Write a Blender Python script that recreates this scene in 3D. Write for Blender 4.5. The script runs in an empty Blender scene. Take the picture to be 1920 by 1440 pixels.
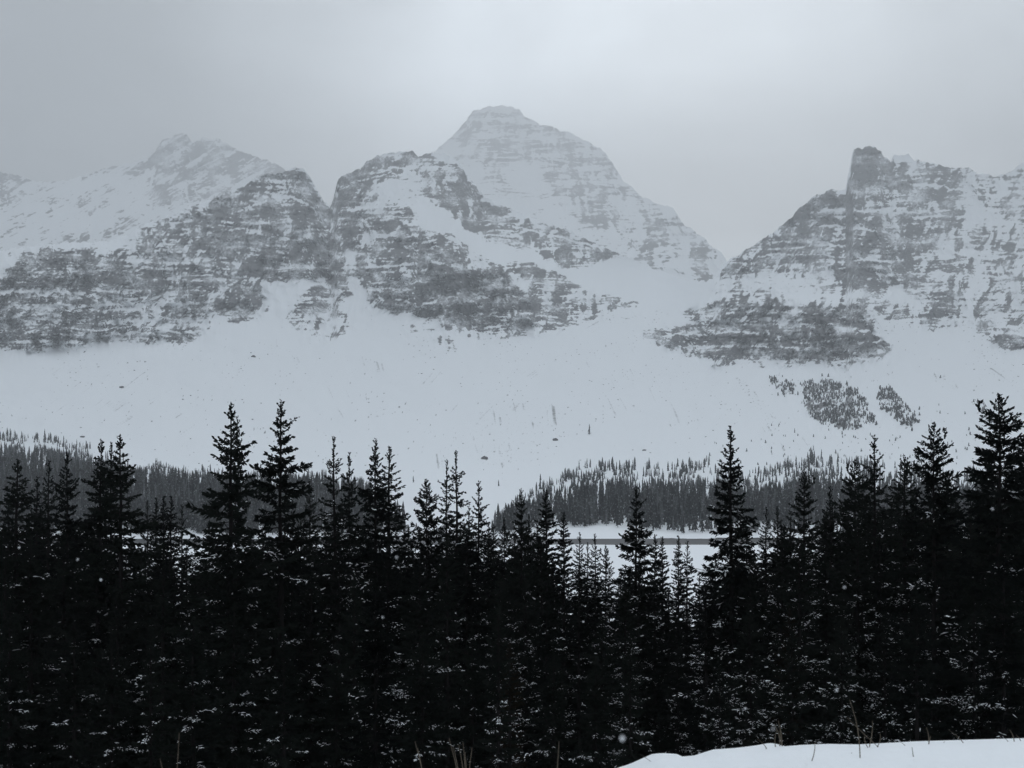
import bpy, math, random
import numpy as np
from concurrent.futures import ThreadPoolExecutor

# ------------------------------------------------------------------ camera, sky, sun, exposure
SC = bpy.context.scene
COL = SC.collection
F = 2059.0      # focal length in photo pixels (photo 1920 x 1440)
HZ = 955.0      # image row of the horizon
CX = 960.0

cam = bpy.data.cameras.new('camera')
cam_o = bpy.data.objects.new('camera', cam)
COL.objects.link(cam_o)
cam_o.location = (0, 0, 0)
cam_o.rotation_euler = (math.pi / 2, 0, 0)
cam.sensor_width = 36.0
cam.lens = F / 1920 * 36
cam.shift_y = (HZ - 720) / 1920
cam.clip_start = 0.1
cam.clip_end = 40000
cam.dof.use_dof = True
cam.dof.focus_distance = 45
cam.dof.aperture_fstop = 4.0
SC.camera = cam_o

SUN_AZ = math.radians(10.5)       # right of the view axis, behind the cloud
SUN_EL = math.radians(21.0)
sun_dir = (math.sin(SUN_AZ) * math.cos(SUN_EL), math.cos(SUN_AZ) * math.cos(SUN_EL), math.sin(SUN_EL))

world = bpy.data.worlds.new('World')
SC.world = world
world.use_nodes = True
nt = world.node_tree
nt.nodes.clear()
N = nt.nodes.new
L = nt.links.new
out = N('ShaderNodeOutputWorld')
bg = N('ShaderNodeBackground')
bg.inputs['Strength'].default_value = 0.1
sky = N('ShaderNodeTexSky')
sky.sky_type = 'NISHITA'
sky.sun_disc = False
sky.sun_elevation = SUN_EL
sky.sun_rotation = SUN_AZ
tc = N('ShaderNodeTexCoord')
mp = N('ShaderNodeMapping')
mp.inputs['Scale'].default_value = (1.0, 1.0, 1.7)
mp.inputs['Location'].default_value = (0.385, 1.235, 1.125)
no = N('ShaderNodeTexNoise')
no.inputs['Scale'].default_value = 3.6
no.inputs['Detail'].default_value = 4
no.inputs['Roughness'].default_value = 0.5
no.inputs['Distortion'].default_value = 0.3
L(tc.outputs['Generated'], mp.inputs['Vector'])
L(mp.outputs['Vector'], no.inputs['Vector'])
mr = N('ShaderNodeMapRange')
mr.inputs['From Min'].default_value = 0.3
mr.inputs['From Max'].default_value = 0.72
mr.inputs['To Min'].default_value = 0.68
mr.inputs['To Max'].default_value = 1.32
L(no.outputs['Fac'], mr.inputs['Value'])
# brighter cloud round the hidden sun
vd = N('ShaderNodeVectorMath')
vd.operation = 'DOT_PRODUCT'
L(tc.outputs['Generated'], vd.inputs[0])
vd.inputs[1].default_value = sun_dir
gl = N('ShaderNodeMapRange')
gl.interpolation_type = 'SMOOTHSTEP'
gl.inputs['From Min'].default_value = 0.885
gl.inputs['From Max'].default_value = 1.0
gl.inputs['To Min'].default_value = 0.74
gl.inputs['To Max'].default_value = 3.0
L(vd.outputs['Value'], gl.inputs['Value'])
mu = N('ShaderNodeMath')
mu.operation = 'MULTIPLY'
L(mr.outputs['Result'], mu.inputs[0])
L(gl.outputs['Result'], mu.inputs[1])
sx = N('ShaderNodeSeparateXYZ')
L(tc.outputs['Generated'], sx.inputs['Vector'])
ze = N('ShaderNodeMapRange')
ze.inputs['From Min'].default_value = 0.0
ze.inputs['From Max'].default_value = 1.0
ze.inputs['To Min'].default_value = 0.30
ze.inputs['To Max'].default_value = 1.30
L(sx.outputs['Z'], ze.inputs['Value'])
mz = N('ShaderNodeMath')
mz.operation = 'MULTIPLY'
L(mu.outputs['Value'], mz.inputs[0])
L(ze.outputs['Result'], mz.inputs[1])
mu = mz
cc = N('ShaderNodeVectorMath')
cc.operation = 'SCALE'
cc.inputs[0].default_value = (8.4, 9.1, 9.8)
L(mu.outputs['Value'], cc.inputs['Scale'])
mx = N('ShaderNodeMix')
mx.data_type = 'RGBA'
mx.inputs['Factor'].default_value = 0.94
L(sky.outputs['Color'], mx.inputs['A'])
L(cc.outputs['Vector'], mx.inputs['B'])
L(mx.outputs['Result'], bg.inputs['Color'])
L(bg.outputs['Background'], out.inputs['Surface'])

sun = bpy.data.lights.new('sun', 'SUN')
sun.energy = 0.55
sun.angle = math.radians(40)
sun.color = (1.0, 0.97, 0.93)
sun_o = bpy.data.objects.new('sun', sun)
COL.objects.link(sun_o)
sun_o.rotation_euler = (math.pi / 2 - SUN_EL, 0, math.pi - SUN_AZ)

SC.view_settings.view_transform = 'Standard'
SC.view_settings.look = 'None'
SC.view_settings.exposure = 0.47
SC.view_settings.gamma = 1.0
SC.view_settings.use_curve_mapping = False
SC.render.engine = 'CYCLES'
SC.cycles.use_denoising = True
SC.cycles.max_bounces = 5
SC.cycles.diffuse_bounces = 2
SC.cycles.volume_bounces = 2
SC.cycles.transparent_max_bounces = 8
SC.cycles.use_adaptive_sampling = True
SC.cycles.adaptive_threshold = 0.015

HAZE_DENSITY = 0.00017

# ------------------------------------------------------------------ noise helpers
rng = np.random.default_rng(7)
_P = rng.permutation(1024).astype(np.int32)
_A = rng.random(1024) * 2 * np.pi
_GX, _GY = np.cos(_A).astype(np.float32), np.sin(_A).astype(np.float32)


POOL = ThreadPoolExecutor(4)


def perlin(x, y, seed=0):
    x = np.asarray(x, np.float32) + np.float32(seed * 17.31)
    y = np.asarray(y, np.float32) + np.float32(seed * 9.77)
    if x.ndim == 2 and x.size > 50000 and x.shape == y.shape:
        cut = np.array_split(np.arange(x.shape[0]), 8)
        return np.concatenate(list(POOL.map(lambda c: perlin_block(x[c[0]:c[-1] + 1], y[c[0]:c[-1] + 1]), cut)), 0)
    return perlin_block(x, y)


def perlin_block(x, y):
    xi = np.floor(x).astype(np.int32)
    yi = np.floor(y).astype(np.int32)
    fx, fy = x - xi, y - yi
    u = fx * fx * fx * (fx * (fx * 6 - 15) + 10)
    v = fy * fy * fy * (fy * (fy * 6 - 15) + 10)
    b0, b1 = _P[yi & 1023], _P[(yi + 1) & 1023]

    def g(b, i, dx, dy):
        h = _P[(b + i) & 1023]
        return _GX[h] * dx + _GY[h] * dy
    n00 = g(b0, xi, fx, fy)
    n10 = g(b0, xi + 1, fx - 1, fy)
    n01 = g(b1, xi, fx, fy - 1)
    n11 = g(b1, xi + 1, fx - 1, fy - 1)
    a = n00 + u * (n10 - n00)
    b = n01 + u * (n11 - n01)
    return (a + v * (b - a)) * 1.5


def fbm(x, y, octaves=4, gain=0.5, seed=0):
    t, a, s = 0.0, 1.0, 1.0
    for o in range(octaves):
        t = t + a * perlin(x * s, y * s, seed + o * 3)
        a *= gain
        s *= 2.03
    return t


def ridged(x, y, octaves=4, gain=0.55, seed=0):
    t, a, s, n = 0.0, 1.0, 1.0, 0.0
    for o in range(octaves):
        t = t + a * (1 - np.abs(perlin(x * s, y * s, seed + o * 3)) * 2)
        n += a
        a *= gain
        s *= 2.07
    return t / n


def sstep(a, b, x):
    t = np.clip((x - a) / (b - a), 0, 1)
    return t * t * (3 - 2 * t)


def in_poly(px, py, poly):
    """Even-odd inside test over arrays."""
    inside = np.zeros(px.shape, bool)
    n = len(poly)
    for i in range(n):
        x1, y1 = poly[i]
        x2, y2 = poly[(i + 1) % n]
        if y1 == y2:
            continue
        c = ((y1 > py) != (y2 > py)) & (px < (x2 - x1) * (py - y1) / (y2 - y1) + x1)
        inside ^= c
    return inside


def blur(a, r):
    """Separable box blur, twice."""
    for _ in range(2):
        for ax in (0, 1):
            k = 2 * r + 1
            p = np.pad(a, [(r + 1, r) if i == ax else (0, 0) for i in (0, 1)], mode='edge')
            c = np.cumsum(p, axis=ax, dtype=np.float64)
            if ax == 0:
                a = (c[k:] - c[:-k]) / k
            else:
                a = (c[:, k:] - c[:, :-k]) / k
    return a.astype(np.float32)


# ------------------------------------------------------------------ material helpers
def principled(name, color, rough=0.8, spec=0.3):
    m = bpy.data.materials.new(name)
    m.use_nodes = True
    b = m.node_tree.nodes['Principled BSDF']
    b.inputs['Base Color'].default_value = (*color, 1)
    b.inputs['Roughness'].default_value = rough
    b.inputs['Specular IOR Level'].default_value = spec
    return m, m.node_tree, b


def add_bump(tree, b, scale, strength, dist, detail=4):
    tx = tree.nodes.new('ShaderNodeTexNoise')
    tx.inputs['Scale'].default_value = scale
    tx.inputs['Detail'].default_value = detail
    ge = tree.nodes.new('ShaderNodeNewGeometry')
    tree.links.new(ge.outputs['Position'], tx.inputs['Vector'])
    bp = tree.nodes.new('ShaderNodeBump')
    bp.inputs['Strength'].default_value = strength
    bp.inputs['Distance'].default_value = dist
    tree.links.new(tx.outputs['Fac'], bp.inputs['Height'])
    tree.links.new(bp.outputs['Normal'], b.inputs['Normal'])
    return tx


SNOW = (0.86, 0.885, 0.91)


def snow_material(name, bump_scale, bump_dist, strength=0.5):
    m, t, b = principled(name, SNOW, 0.75, 0.25)
    add_bump(t, b, bump_scale, strength, bump_dist)
    return m


def mountain_material():
    m, t, b = principled('rock_and_snow', SNOW, 0.85, 0.15)
    at = t.nodes.new('ShaderNodeAttribute')
    at.attribute_name = 'rock'
    ge = t.nodes.new('ShaderNodeNewGeometry')
    mpn = t.nodes.new('ShaderNodeMapping')
    mpn.inputs['Scale'].default_value = (0.12, 0.12, 0.35)
    t.links.new(ge.outputs['Position'], mpn.inputs['Vector'])
    nz = t.nodes.new('ShaderNodeTexNoise')
    nz.inputs['Scale'].default_value = 1.0
    nz.inputs['Detail'].default_value = 5
    nz.inputs['Roughness'].default_value = 0.65
    t.links.new(mpn.outputs['Vector'], nz.inputs['Vector'])
    # fine ragged edge between snow and rock
    s = t.nodes.new('ShaderNodeMath')
    s.operation = 'SUBTRACT'
    t.links.new(nz.outputs['Fac'], s.inputs[0])
    s.inputs[1].default_value = 0.5
    ma = t.nodes.new('ShaderNodeMath')
    ma.operation = 'MULTIPLY_ADD'
    t.links.new(s.outputs[0], ma.inputs[0])
    ma.inputs[1].default_value = 0.9
    t.links.new(at.outputs['Fac'], ma.inputs[2])
    r = t.nodes.new('ShaderNodeMapRange')
    r.interpolation_type = 'SMOOTHSTEP'
    r.inputs['From Min'].default_value = 0.18
    r.inputs['From Max'].default_value = 0.80
    t.links.new(ma.outputs[0], r.inputs['Value'])
    # rock colour: grey limestone beds, slightly varied
    bed = t.nodes.new('ShaderNodeMapping')
    bed.inputs['Scale'].default_value = (0.004, 0.004, 0.05)
    t.links.new(ge.outputs['Position'], bed.inputs['Vector'])
    nb = t.nodes.new('ShaderNodeTexNoise')
    nb.inputs['Detail'].default_value = 4
    t.links.new(bed.outputs['Vector'], nb.inputs['Vector'])
    rc = t.nodes.new('ShaderNodeValToRGB')
    rc.color_ramp.elements[0].position = 0.3
    rc.color_ramp.elements[0].color = (0.075, 0.076, 0.080, 1)
    rc.color_ramp.elements[1].position = 0.7
    rc.color_ramp.elements[1].color = (0.17, 0.168, 0.172, 1)
    t.links.new(nb.outputs['Fac'], rc.inputs['Fac'])
    mix = t.nodes.new('ShaderNodeMix')
    mix.data_type = 'RGBA'
    mix.inputs['A'].default_value = (*SNOW, 1)
    t.links.new(r.outputs['Result'], mix.inputs['Factor'])
    t.links.new(rc.outputs['Color'], mix.inputs['B'])
    t.links.new(mix.outputs['Result'], b.inputs['Base Color'])
    return m


def leaf_material(name, c0, c1):
    m, t, b = principled(name, c0, 0.9, 0.0)
    oi = t.nodes.new('ShaderNodeObjectInfo')
    ge = t.nodes.new('ShaderNodeNewGeometry')
    nz = t.nodes.new('ShaderNodeTexNoise')
    nz.inputs['Scale'].default_value = 1.3
    t.links.new(ge.outputs['Position'], nz.inputs['Vector'])
    ad = t.nodes.new('ShaderNodeMath')
    ad.operation = 'MULTIPLY_ADD'
    t.links.new(oi.outputs['Random'], ad.inputs[0])
    ad.inputs[1].default_value = 0.5
    t.links.new(nz.outputs['Fac'], ad.inputs[2])
    rc = t.nodes.new('ShaderNodeValToRGB')
    rc.color_ramp.elements[0].position = 0.4
    rc.color_ramp.elements[0].color = (*c0, 1)
    rc.color_ramp.elements[1].position = 1.0
    rc.color_ramp.elements[1].color = (*c1, 1)
    t.links.new(ad.outputs[0], rc.inputs['Fac'])
    t.links.new(rc.outputs['Color'], b.inputs['Base Color'])
    return m


M_MOUNTAIN = mountain_material()
M_SNOW_GROUND = snow_material('bank_snow', 14.0, 0.03, 0.6)
M_ICE = snow_material('lake_snow', 0.05, 0.1, 0.08)
M_BOUGH_SNOW = snow_material('bough_snow', 30.0, 0.01)
M_FLAKE = principled('flake', (0.9, 0.92, 0.95), 0.8)[0]
M_NEEDLE = leaf_material('needles', (0.005, 0.007, 0.007), (0.018, 0.022, 0.019))
M_NEEDLE_BROWN = leaf_material('brown_needles', (0.011, 0.010, 0.008), (0.022, 0.018, 0.013))
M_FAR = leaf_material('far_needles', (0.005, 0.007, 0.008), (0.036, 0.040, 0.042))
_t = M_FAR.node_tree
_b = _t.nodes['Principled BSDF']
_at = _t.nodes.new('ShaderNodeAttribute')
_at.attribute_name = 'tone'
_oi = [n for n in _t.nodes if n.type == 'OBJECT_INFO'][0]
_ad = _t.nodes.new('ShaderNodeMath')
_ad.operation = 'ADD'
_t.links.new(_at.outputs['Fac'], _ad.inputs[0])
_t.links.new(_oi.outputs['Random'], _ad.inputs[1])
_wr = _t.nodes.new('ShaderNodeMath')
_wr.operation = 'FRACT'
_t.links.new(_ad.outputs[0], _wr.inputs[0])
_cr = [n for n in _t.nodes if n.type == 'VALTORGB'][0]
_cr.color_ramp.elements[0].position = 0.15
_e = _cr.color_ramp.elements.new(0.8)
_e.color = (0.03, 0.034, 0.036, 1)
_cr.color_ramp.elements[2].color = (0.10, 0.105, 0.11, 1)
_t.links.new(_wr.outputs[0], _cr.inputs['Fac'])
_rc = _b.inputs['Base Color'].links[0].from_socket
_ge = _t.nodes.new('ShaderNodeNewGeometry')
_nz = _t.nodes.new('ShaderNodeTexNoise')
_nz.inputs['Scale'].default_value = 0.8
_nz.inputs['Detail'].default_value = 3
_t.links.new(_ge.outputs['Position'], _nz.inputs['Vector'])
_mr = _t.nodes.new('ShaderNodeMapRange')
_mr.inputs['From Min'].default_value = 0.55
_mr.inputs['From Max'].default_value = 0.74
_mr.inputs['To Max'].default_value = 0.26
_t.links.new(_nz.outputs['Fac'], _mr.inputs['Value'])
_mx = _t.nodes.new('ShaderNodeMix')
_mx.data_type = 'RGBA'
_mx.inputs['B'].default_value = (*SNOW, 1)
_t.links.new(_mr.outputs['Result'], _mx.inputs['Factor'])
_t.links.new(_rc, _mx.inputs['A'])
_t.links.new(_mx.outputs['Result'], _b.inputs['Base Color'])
M_BARK = principled('bark', (0.013, 0.012, 0.012), 0.9, 0.05)[0]
M_BOULDER = principled('boulder_rock', (0.10, 0.10, 0.105), 0.9, 0.1)[0]
M_STALK = principled('dry_stalk', (0.13, 0.11, 0.085), 0.9, 0.1)[0]
add_bump(M_BARK.node_tree, M_BARK.node_tree.nodes['Principled BSDF'], 25, 0.6, 0.02)
mw_, tw_, bw_ = principled('open_water', (0.012, 0.015, 0.018), 0.5, 0.15)
add_bump(tw_, bw_, 0.35, 0.35, 0.25)
M_WATER = mw_


def mesh_np(name, verts, faces, smooth=False, mat=None, mats=None, midx=None):
    """verts (n,3), faces (m,3) or (m,4) or a list of such arrays."""
    me = bpy.data.meshes.new(name)
    fl = faces if isinstance(faces, list) else [faces]
    fl = [f for f in fl if len(f)]
    nv = len(verts)
    me.vertices.add(nv)
    me.vertices.foreach_set('co', np.asarray(verts, np.float32).ravel())
    loops = np.concatenate([f.ravel() for f in fl]).astype(np.int32)
    sizes = np.concatenate([np.full(len(f), f.shape[1], np.int32) for f in fl])
    starts = np.concatenate([[0], np.cumsum(sizes)[:-1]]).astype(np.int32)
    me.loops.add(len(loops))
    me.loops.foreach_set('vertex_index', loops)
    me.polygons.add(len(sizes))
    me.polygons.foreach_set('loop_start', starts)
    me.polygons.foreach_set('loop_total', sizes)
    me.polygons.foreach_set('use_smooth', np.full(len(sizes), smooth, bool))
    for m in (mats or ([mat] if mat else [])):
        me.materials.append(m)
    if midx is not None:
        me.polygons.foreach_set('material_index', np.asarray(midx, np.int32))
    me.update(calc_edges=True)
    return me


def link(name, data, parent=None, loc=None, **props):
    o = bpy.data.objects.new(name, data)
    COL.objects.link(o)
    if parent is not None:
        o.parent = parent
    if loc is not None:
        o.location = loc
    for k, v in props.items():
        o[k] = v
    return o


def grid_faces(rows, cols):
    i = np.arange(rows * cols).reshape(rows, cols)
    return np.stack([i[:-1, :-1], i[:-1, 1:], i[1:, 1:], i[1:, :-1]], -1).reshape(-1, 4)


# ------------------------------------------------------------------ the mountains
def table_depth(px, py, table):
    """Distance along the view axis from columns of (row -> distance) control points."""
    xs = sorted(table)
    rows = np.arange(150, 1041, 2.0)
    g = []
    for x in xs:
        pts = sorted(table[x])
        g.append(np.interp(rows, [p[0] for p in pts], [p[1] for p in pts]))
    g = np.array(g)
    cols = np.arange(xs[0], xs[-1] + 1, 8.0)
    full = np.stack([np.interp(cols, xs, g[:, j]) for j in range(len(rows))], 0).astype(np.float32)
    full = blur(full, 4)
    fx = np.clip((px - cols[0]) / 8.0, 0, len(cols) - 1.001)
    fy = np.clip((py - rows[0]) / 2.0, 0, len(rows) - 1.001)
    xi, yi = fx.astype(int), fy.astype(int)
    ax, ay = fx - xi, fy - yi
    return ((full[yi, xi] * (1 - ax) + full[yi, xi + 1] * ax) * (1 - ay)
            + (full[yi + 1, xi] * (1 - ax) + full[yi + 1, xi + 1] * ax) * ay)


SHORE = [(1012, 590), (985, 640), (940, 800), (900, 950), (860, 1180), (800, 1450)]
FRONT_TABLE = {
    -320: SHORE + [(650, 2000), (520, 2200), (440, 2700), (300, 3600)],
    0: SHORE + [(655, 2000), (560, 2120), (490, 2260), (400, 3100), (300, 3700)],
    150: SHORE + [(650, 2000), (560, 2120), (470, 2300), (400, 2900), (300, 3500)],
    300: SHORE + [(645, 2020), (560, 2180), (480, 2350), (400, 2650), (350, 2900)],
    450: SHORE + [(700, 1850), (600, 2200), (540, 2350), (430, 2750), (350, 3200)],
    560: SHORE + [(700, 1850), (600, 2280), (530, 2450), (400, 2850), (315, 3300)],
    620: SHORE + [(700, 1850), (590, 2320), (500, 2500), (400, 2800), (390, 2900)],
    655: SHORE + [(700, 1850), (570, 2420), (480, 2850), (400, 3100), (330, 3300)],
    700: SHORE + [(700, 1850), (590, 2300), (500, 2480), (400, 3000), (300, 3700)],
    800: SHORE + [(700, 1850), (600, 2250), (500, 2420), (430, 2620), (290, 3900)],
    950: SHORE + [(700, 1850), (620, 2200), (500, 2480), (455, 3000), (390, 3700)],
    1080: SHORE + [(700, 1850), (620, 2250), (550, 2550), (490, 3100), (440, 3500)],
    1230: SHORE + [(700, 1900), (640, 2150), (590, 2600), (540, 3100), (500, 3500)],
    1330: SHORE + [(690, 1900), (640, 2100), (570, 2350), (520, 2650), (480, 2800)],
    1450: SHORE + [(685, 1950), (570, 2180), (510, 2550), (430, 3050)],
    1600: SHORE + [(685, 1950), (570, 2180), (540, 2500), (360, 3450), (275, 4000)],
    1680: SHORE + [(690, 1950), (600, 2280), (540, 2550), (360, 3500), (290, 4100)],
    1820: SHORE + [(700, 1950), (620, 2350), (550, 2650), (310, 4200)],
    2300: SHORE + [(700, 1950), (620, 2350), (550, 2650), (310, 4200)],
}
FRONT_TOP = [(-340, 400), (-200, 420), (-80, 455), (0, 470), (60, 462), (120, 455), (200, 452), (240, 440), (275, 420), (330, 400),
             (365, 383), (400, 372), (425, 360), (455, 350), (480, 334), (500, 327), (540, 320), (557, 314), (572, 319), (586, 340),
             (598, 362), (608, 383), (618, 391), (625, 372), (631, 345), (635, 332), (653, 326), (678, 315), (687, 300), (718, 290),
             (762, 282), (775, 282), (784, 296), (802, 285), (835, 290), (861, 305), (885, 340), (908, 368), (945, 386), (985, 402),
             (1021, 418), (1060, 430), (1100, 448), (1160, 475), (1230, 505), (1290, 525), (1325, 528), (1339, 520), (1352, 500),
             (1369, 485), (1395, 472), (1421, 455), (1455, 430), (1481, 412), (1498, 391), (1520, 373), (1559, 354), (1580, 358),
             (1586, 354), (1589, 334), (1594, 310), (1597, 291), (1601, 277), (1612, 276), (1616, 280), (1629, 275), (1641, 275), (1645, 282), (1652, 284), (1656, 293), (1664, 298), (1670, 305), (1675, 290),
             (1705, 289), (1714, 300), (1752, 309), (1783, 315), (1817, 315), (1834, 324), (1869, 330), (1895, 322), (1920, 305),
             (2000, 288), (2100, 310), (2280, 330)]
# how rocky each area is (0 snow .. 1 bare cliff), polygons in photo coordinates, painted in order
FRONT_ROCK = [
    (0.33, [(-340, 430), (0, 470), (240, 440), (365, 383), (370, 520), (300, 480), (160, 470), (30, 487), (-340, 540)]),
    (0.70, [(-340, 540), (0, 520), (30, 487), (100, 465), (160, 468), (215, 500), (300, 490), (370, 520), (385, 560), (390, 620), (350, 650),
            (290, 645), (200, 640), (120, 650), (60, 664), (0, 657), (-340, 650)]),
    (0.90, [(40, 480), (115, 463), (150, 480), (215, 530), (205, 545), (120, 545), (20, 550), (0, 530)]),
    (0.85, [(-340, 600), (60, 602), (180, 610), (190, 640), (110, 645), (40, 658), (-340, 650)]),
    (0.45, [(180, 560), (300, 560), (380, 590), (385, 620), (250, 615), (185, 600)]),
    (0.52, [(165, 480), (240, 470), (300, 425), (365, 385), (380, 470), (500, 500), (500, 560), (470, 575), (370, 540), (240, 520)]),
    (0.75, [(300, 445), (365, 400), (370, 505), (330, 480), (250, 480)]),
    (0.72, [(385, 575), (440, 555), (495, 545), (500, 582), (480, 600), (440, 603), (395, 590)]),
    (0.86, [(362, 385), (420, 362), (500, 327), (557, 314), (590, 345), (615, 390), (635, 460), (660, 520), (664, 561), (638, 552), (610, 520),
            (570, 530), (500, 530), (440, 490), (378, 470)]),
    (0.62, [(425, 362), (500, 327), (545, 320), (560, 350), (520, 375), (450, 390)]),
    (0.45, [(522, 600), (545, 560), (600, 525), (645, 565), (656, 605), (655, 622), (612, 648), (565, 618)]),
    (0.62, [(618, 391), (632, 334), (690, 302), (775, 282), (805, 288), (860, 308), (905, 370), (1020, 418), (1120, 450), (1160, 480), (1110, 495),
            (1060, 505), (1000, 475), (930, 452), (880, 435), (800, 365), (740, 385), (690, 400), (630, 425)]),
    (0.35, [(690, 350), (775, 310), (800, 360), (790, 385), (720, 380)]),
    (0.74, [(618, 391), (650, 405), (760, 385), (800, 415), (770, 425), (720, 445), (690, 450), (668, 485), (652, 470), (640, 440)]),
    (0.92, [(665, 515), (672, 470), (715, 445), (770, 420), (800, 430), (815, 455), (870, 500), (950, 515), (1000, 560), (1000, 612), (940, 627),
            (880, 615), (820, 602), (770, 590), (700, 572), (682, 545)]),
    (0.72, [(690, 490), (780, 485), (780, 560), (700, 565)]),
    (0.62, [(800, 430), (850, 440), (900, 480), (950, 500), (950, 515), (870, 500), (815, 455)]),
    (0.52, [(948, 488), (1020, 500), (1060, 522), (1120, 553), (1195, 566), (1225, 576), (1140, 580), (1085, 608), (1000, 614), (1000, 560)]),
    (0.50, [(1118, 606), (1190, 578), (1205, 588), (1150, 606)]),
    (0.42, [(755, 600), (850, 635), (868, 665), (838, 662), (800, 642), (768, 622)]),
    (0.38, [(780, 590), (900, 625), (1000, 614), (1080, 608), (1000, 628), (900, 640), (800, 612)]),
    (0.55, [(1660, 296), (1880, 320), (2290, 300), (2290, 640), (1880, 640), (1830, 605), (1740, 585), (1690, 545), (1690, 430), (1600, 380)]),
    (0.30, [(1720, 370), (1840, 380), (1900, 420), (1860, 430), (1740, 400)]),
    (0.80, [(1365, 490), (1420, 455), (1500, 390), (1560, 352), (1600, 375), (1680, 430), (1715, 480), (1700, 535), (1650, 552), (1590, 535),
            (1540, 510), (1480, 505), (1420, 515), (1350, 530), (1340, 520)]),
    (0.93, [(1585, 358), (1591, 330), (1605, 276), (1640, 273), (1675, 305), (1728, 352), (1722, 372), (1640, 352)]),
    (0.36, [(1335, 530), (1430, 512), (1540, 508), (1650, 555), (1740, 585), (1820, 605), (1780, 622), (1660, 600), (1640, 582), (1480, 570), (1335, 568)]),
    (0.62, [(1340, 545), (1400, 540), (1475, 550), (1475, 563), (1400, 562), (1335, 568)]),
    (1.0, [(1282, 588), (1330, 572), (1400, 566), (1500, 576), (1620, 580), (1636, 600), (1642, 616), (1560, 612), (1450, 596), (1350, 600), (1285, 602)]),
    (0.97, [(1205, 634), (1215, 622), (1300, 606), (1400, 600), (1540, 614), (1640, 622), (1665, 652), (1660, 670), (1500, 674), (1320, 676), (1280, 665),
            (1240, 645)]),
    (0.40, [(1320, 676), (1500, 674), (1660, 671), (1600, 686), (1450, 686), (1330, 686)]),
    (0.55, [(1740, 585), (1850, 600), (1990, 600), (2290, 610), (2290, 640), (1890, 632), (1800, 622), (1730, 600)]),
    (0.85, [(1850, 640), (1900, 622), (2000, 625), (2200, 640), (2200, 668), (1920, 660), (1880, 656)]),
    (0.60, [(1512, 716), (1562, 716), (1602, 730), (1622, 754), (1642, 790), (1600, 804), (1545, 798), (1524, 780), (1504, 752)]),
    (0.60, [(1650, 728), (1682, 742), (1708, 774), (1718, 798), (1690, 793), (1655, 762)]),
    (0.5, [(1444, 709), (1488, 727), (1496, 744), (1470, 740)]),
    (0.0, [(620, 396), (634, 430), (652, 478), (662, 520), (668, 556), (700, 576), (668, 570), (655, 545), (648, 500), (636, 455)]),
    (0.0, [(498, 545), (530, 535), (560, 560), (530, 600), (505, 610)]),
    (0.03, [(880, 436), (935, 455), (1060, 508), (1130, 540), (1235, 580), (1200, 566), (1120, 552), (1055, 517), (960, 478)]),
    (0.0, [(1815, 560), (1830, 500), (1838, 500), (1828, 570), (1825, 640), (1810, 640)]),
]


def paint_rock(px, py, polys, default, seed):
    """Rockiness on the grid: polygons with ragged edges."""
    wx = px + 9 * fbm(px / 40, py / 40, 4, 0.6, seed) + 4 * perlin(px / 9, py / 9, seed + 5)
    wy = py + 7 * fbm(px / 46, py / 34, 4, 0.6, seed + 9) + 3 * perlin(px / 9, py / 7, seed + 6)
    d = np.full(px.shape, default, np.float32)
    for v, poly in polys:
        d[in_poly(wx, wy, poly)] = v
    return d


LEDGES = [
    ([(1285, 604), (1350, 602), (1450, 599), (1560, 615), (1640, 620)], 2.4), ([(1235, 629), (1400, 622), (1540, 638), (1655, 642)], 1.8),
    ([(1265, 652), (1400, 648), (1600, 660), (1660, 658)], 1.8), ([(1300, 585), (1400, 578), (1560, 592), (1630, 598)], 1.0),
    ([(445, 396), (500, 378)], 2.2), ([(507, 366), (547, 370), (592, 392)], 2.4), ([(498, 447), (520, 443), (572, 453)], 2.0),
    ([(388, 440), (420, 431), (465, 428)], 1.8), ([(675, 454), (700, 442), (726, 444), (762, 417), (784, 419), (820, 432), (866, 458)], 2.8),
    ([(800, 486), (857, 501), (895, 501)], 2.4), ([(690, 500), (780, 495)], 1.6), ([(690, 530), (790, 528), (860, 545)], 1.4),
    ([(860, 548), (960, 556), (1000, 566)], 1.4), ([(780, 575), (880, 590), (990, 596)], 1.4),
    ([(-300, 550), (100, 547), (190, 553)], 2.6), ([(-300, 577), (160, 574), (375, 569)], 3.4), ([(185, 606), (300, 600), (392, 600)], 3.2),
    ([(-300, 600), (0, 597), (160, 602)], 2.0), ([(-300, 644), (60, 640), (190, 646), (260, 638)], 2.4), ([(190, 626), (390, 622)], 2.2),
    ([(1478, 425), (1530, 419), (1600, 428), (1690, 442)], 1.8), ([(1430, 456), (1500, 450), (1590, 462)], 1.6), ([(1600, 394), (1710, 400)], 1.8),
    ([(1420, 482), (1520, 476), (1680, 492)], 1.4), ([(1690, 340), (1780, 352), (1900, 350)], 2.0), ([(1740, 470), (1900, 480)], 1.8),
    ([(1700, 512), (1900, 520)], 1.6), ([(640, 352), (700, 330), (780, 322)], 1.6), ([(650, 395), (740, 372), (800, 380)], 2.0),
    ([(960, 425), (1050, 445), (1130, 468)], 1.6), ([(385, 505), (450, 520), (500, 528)], 1.8),
]


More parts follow.
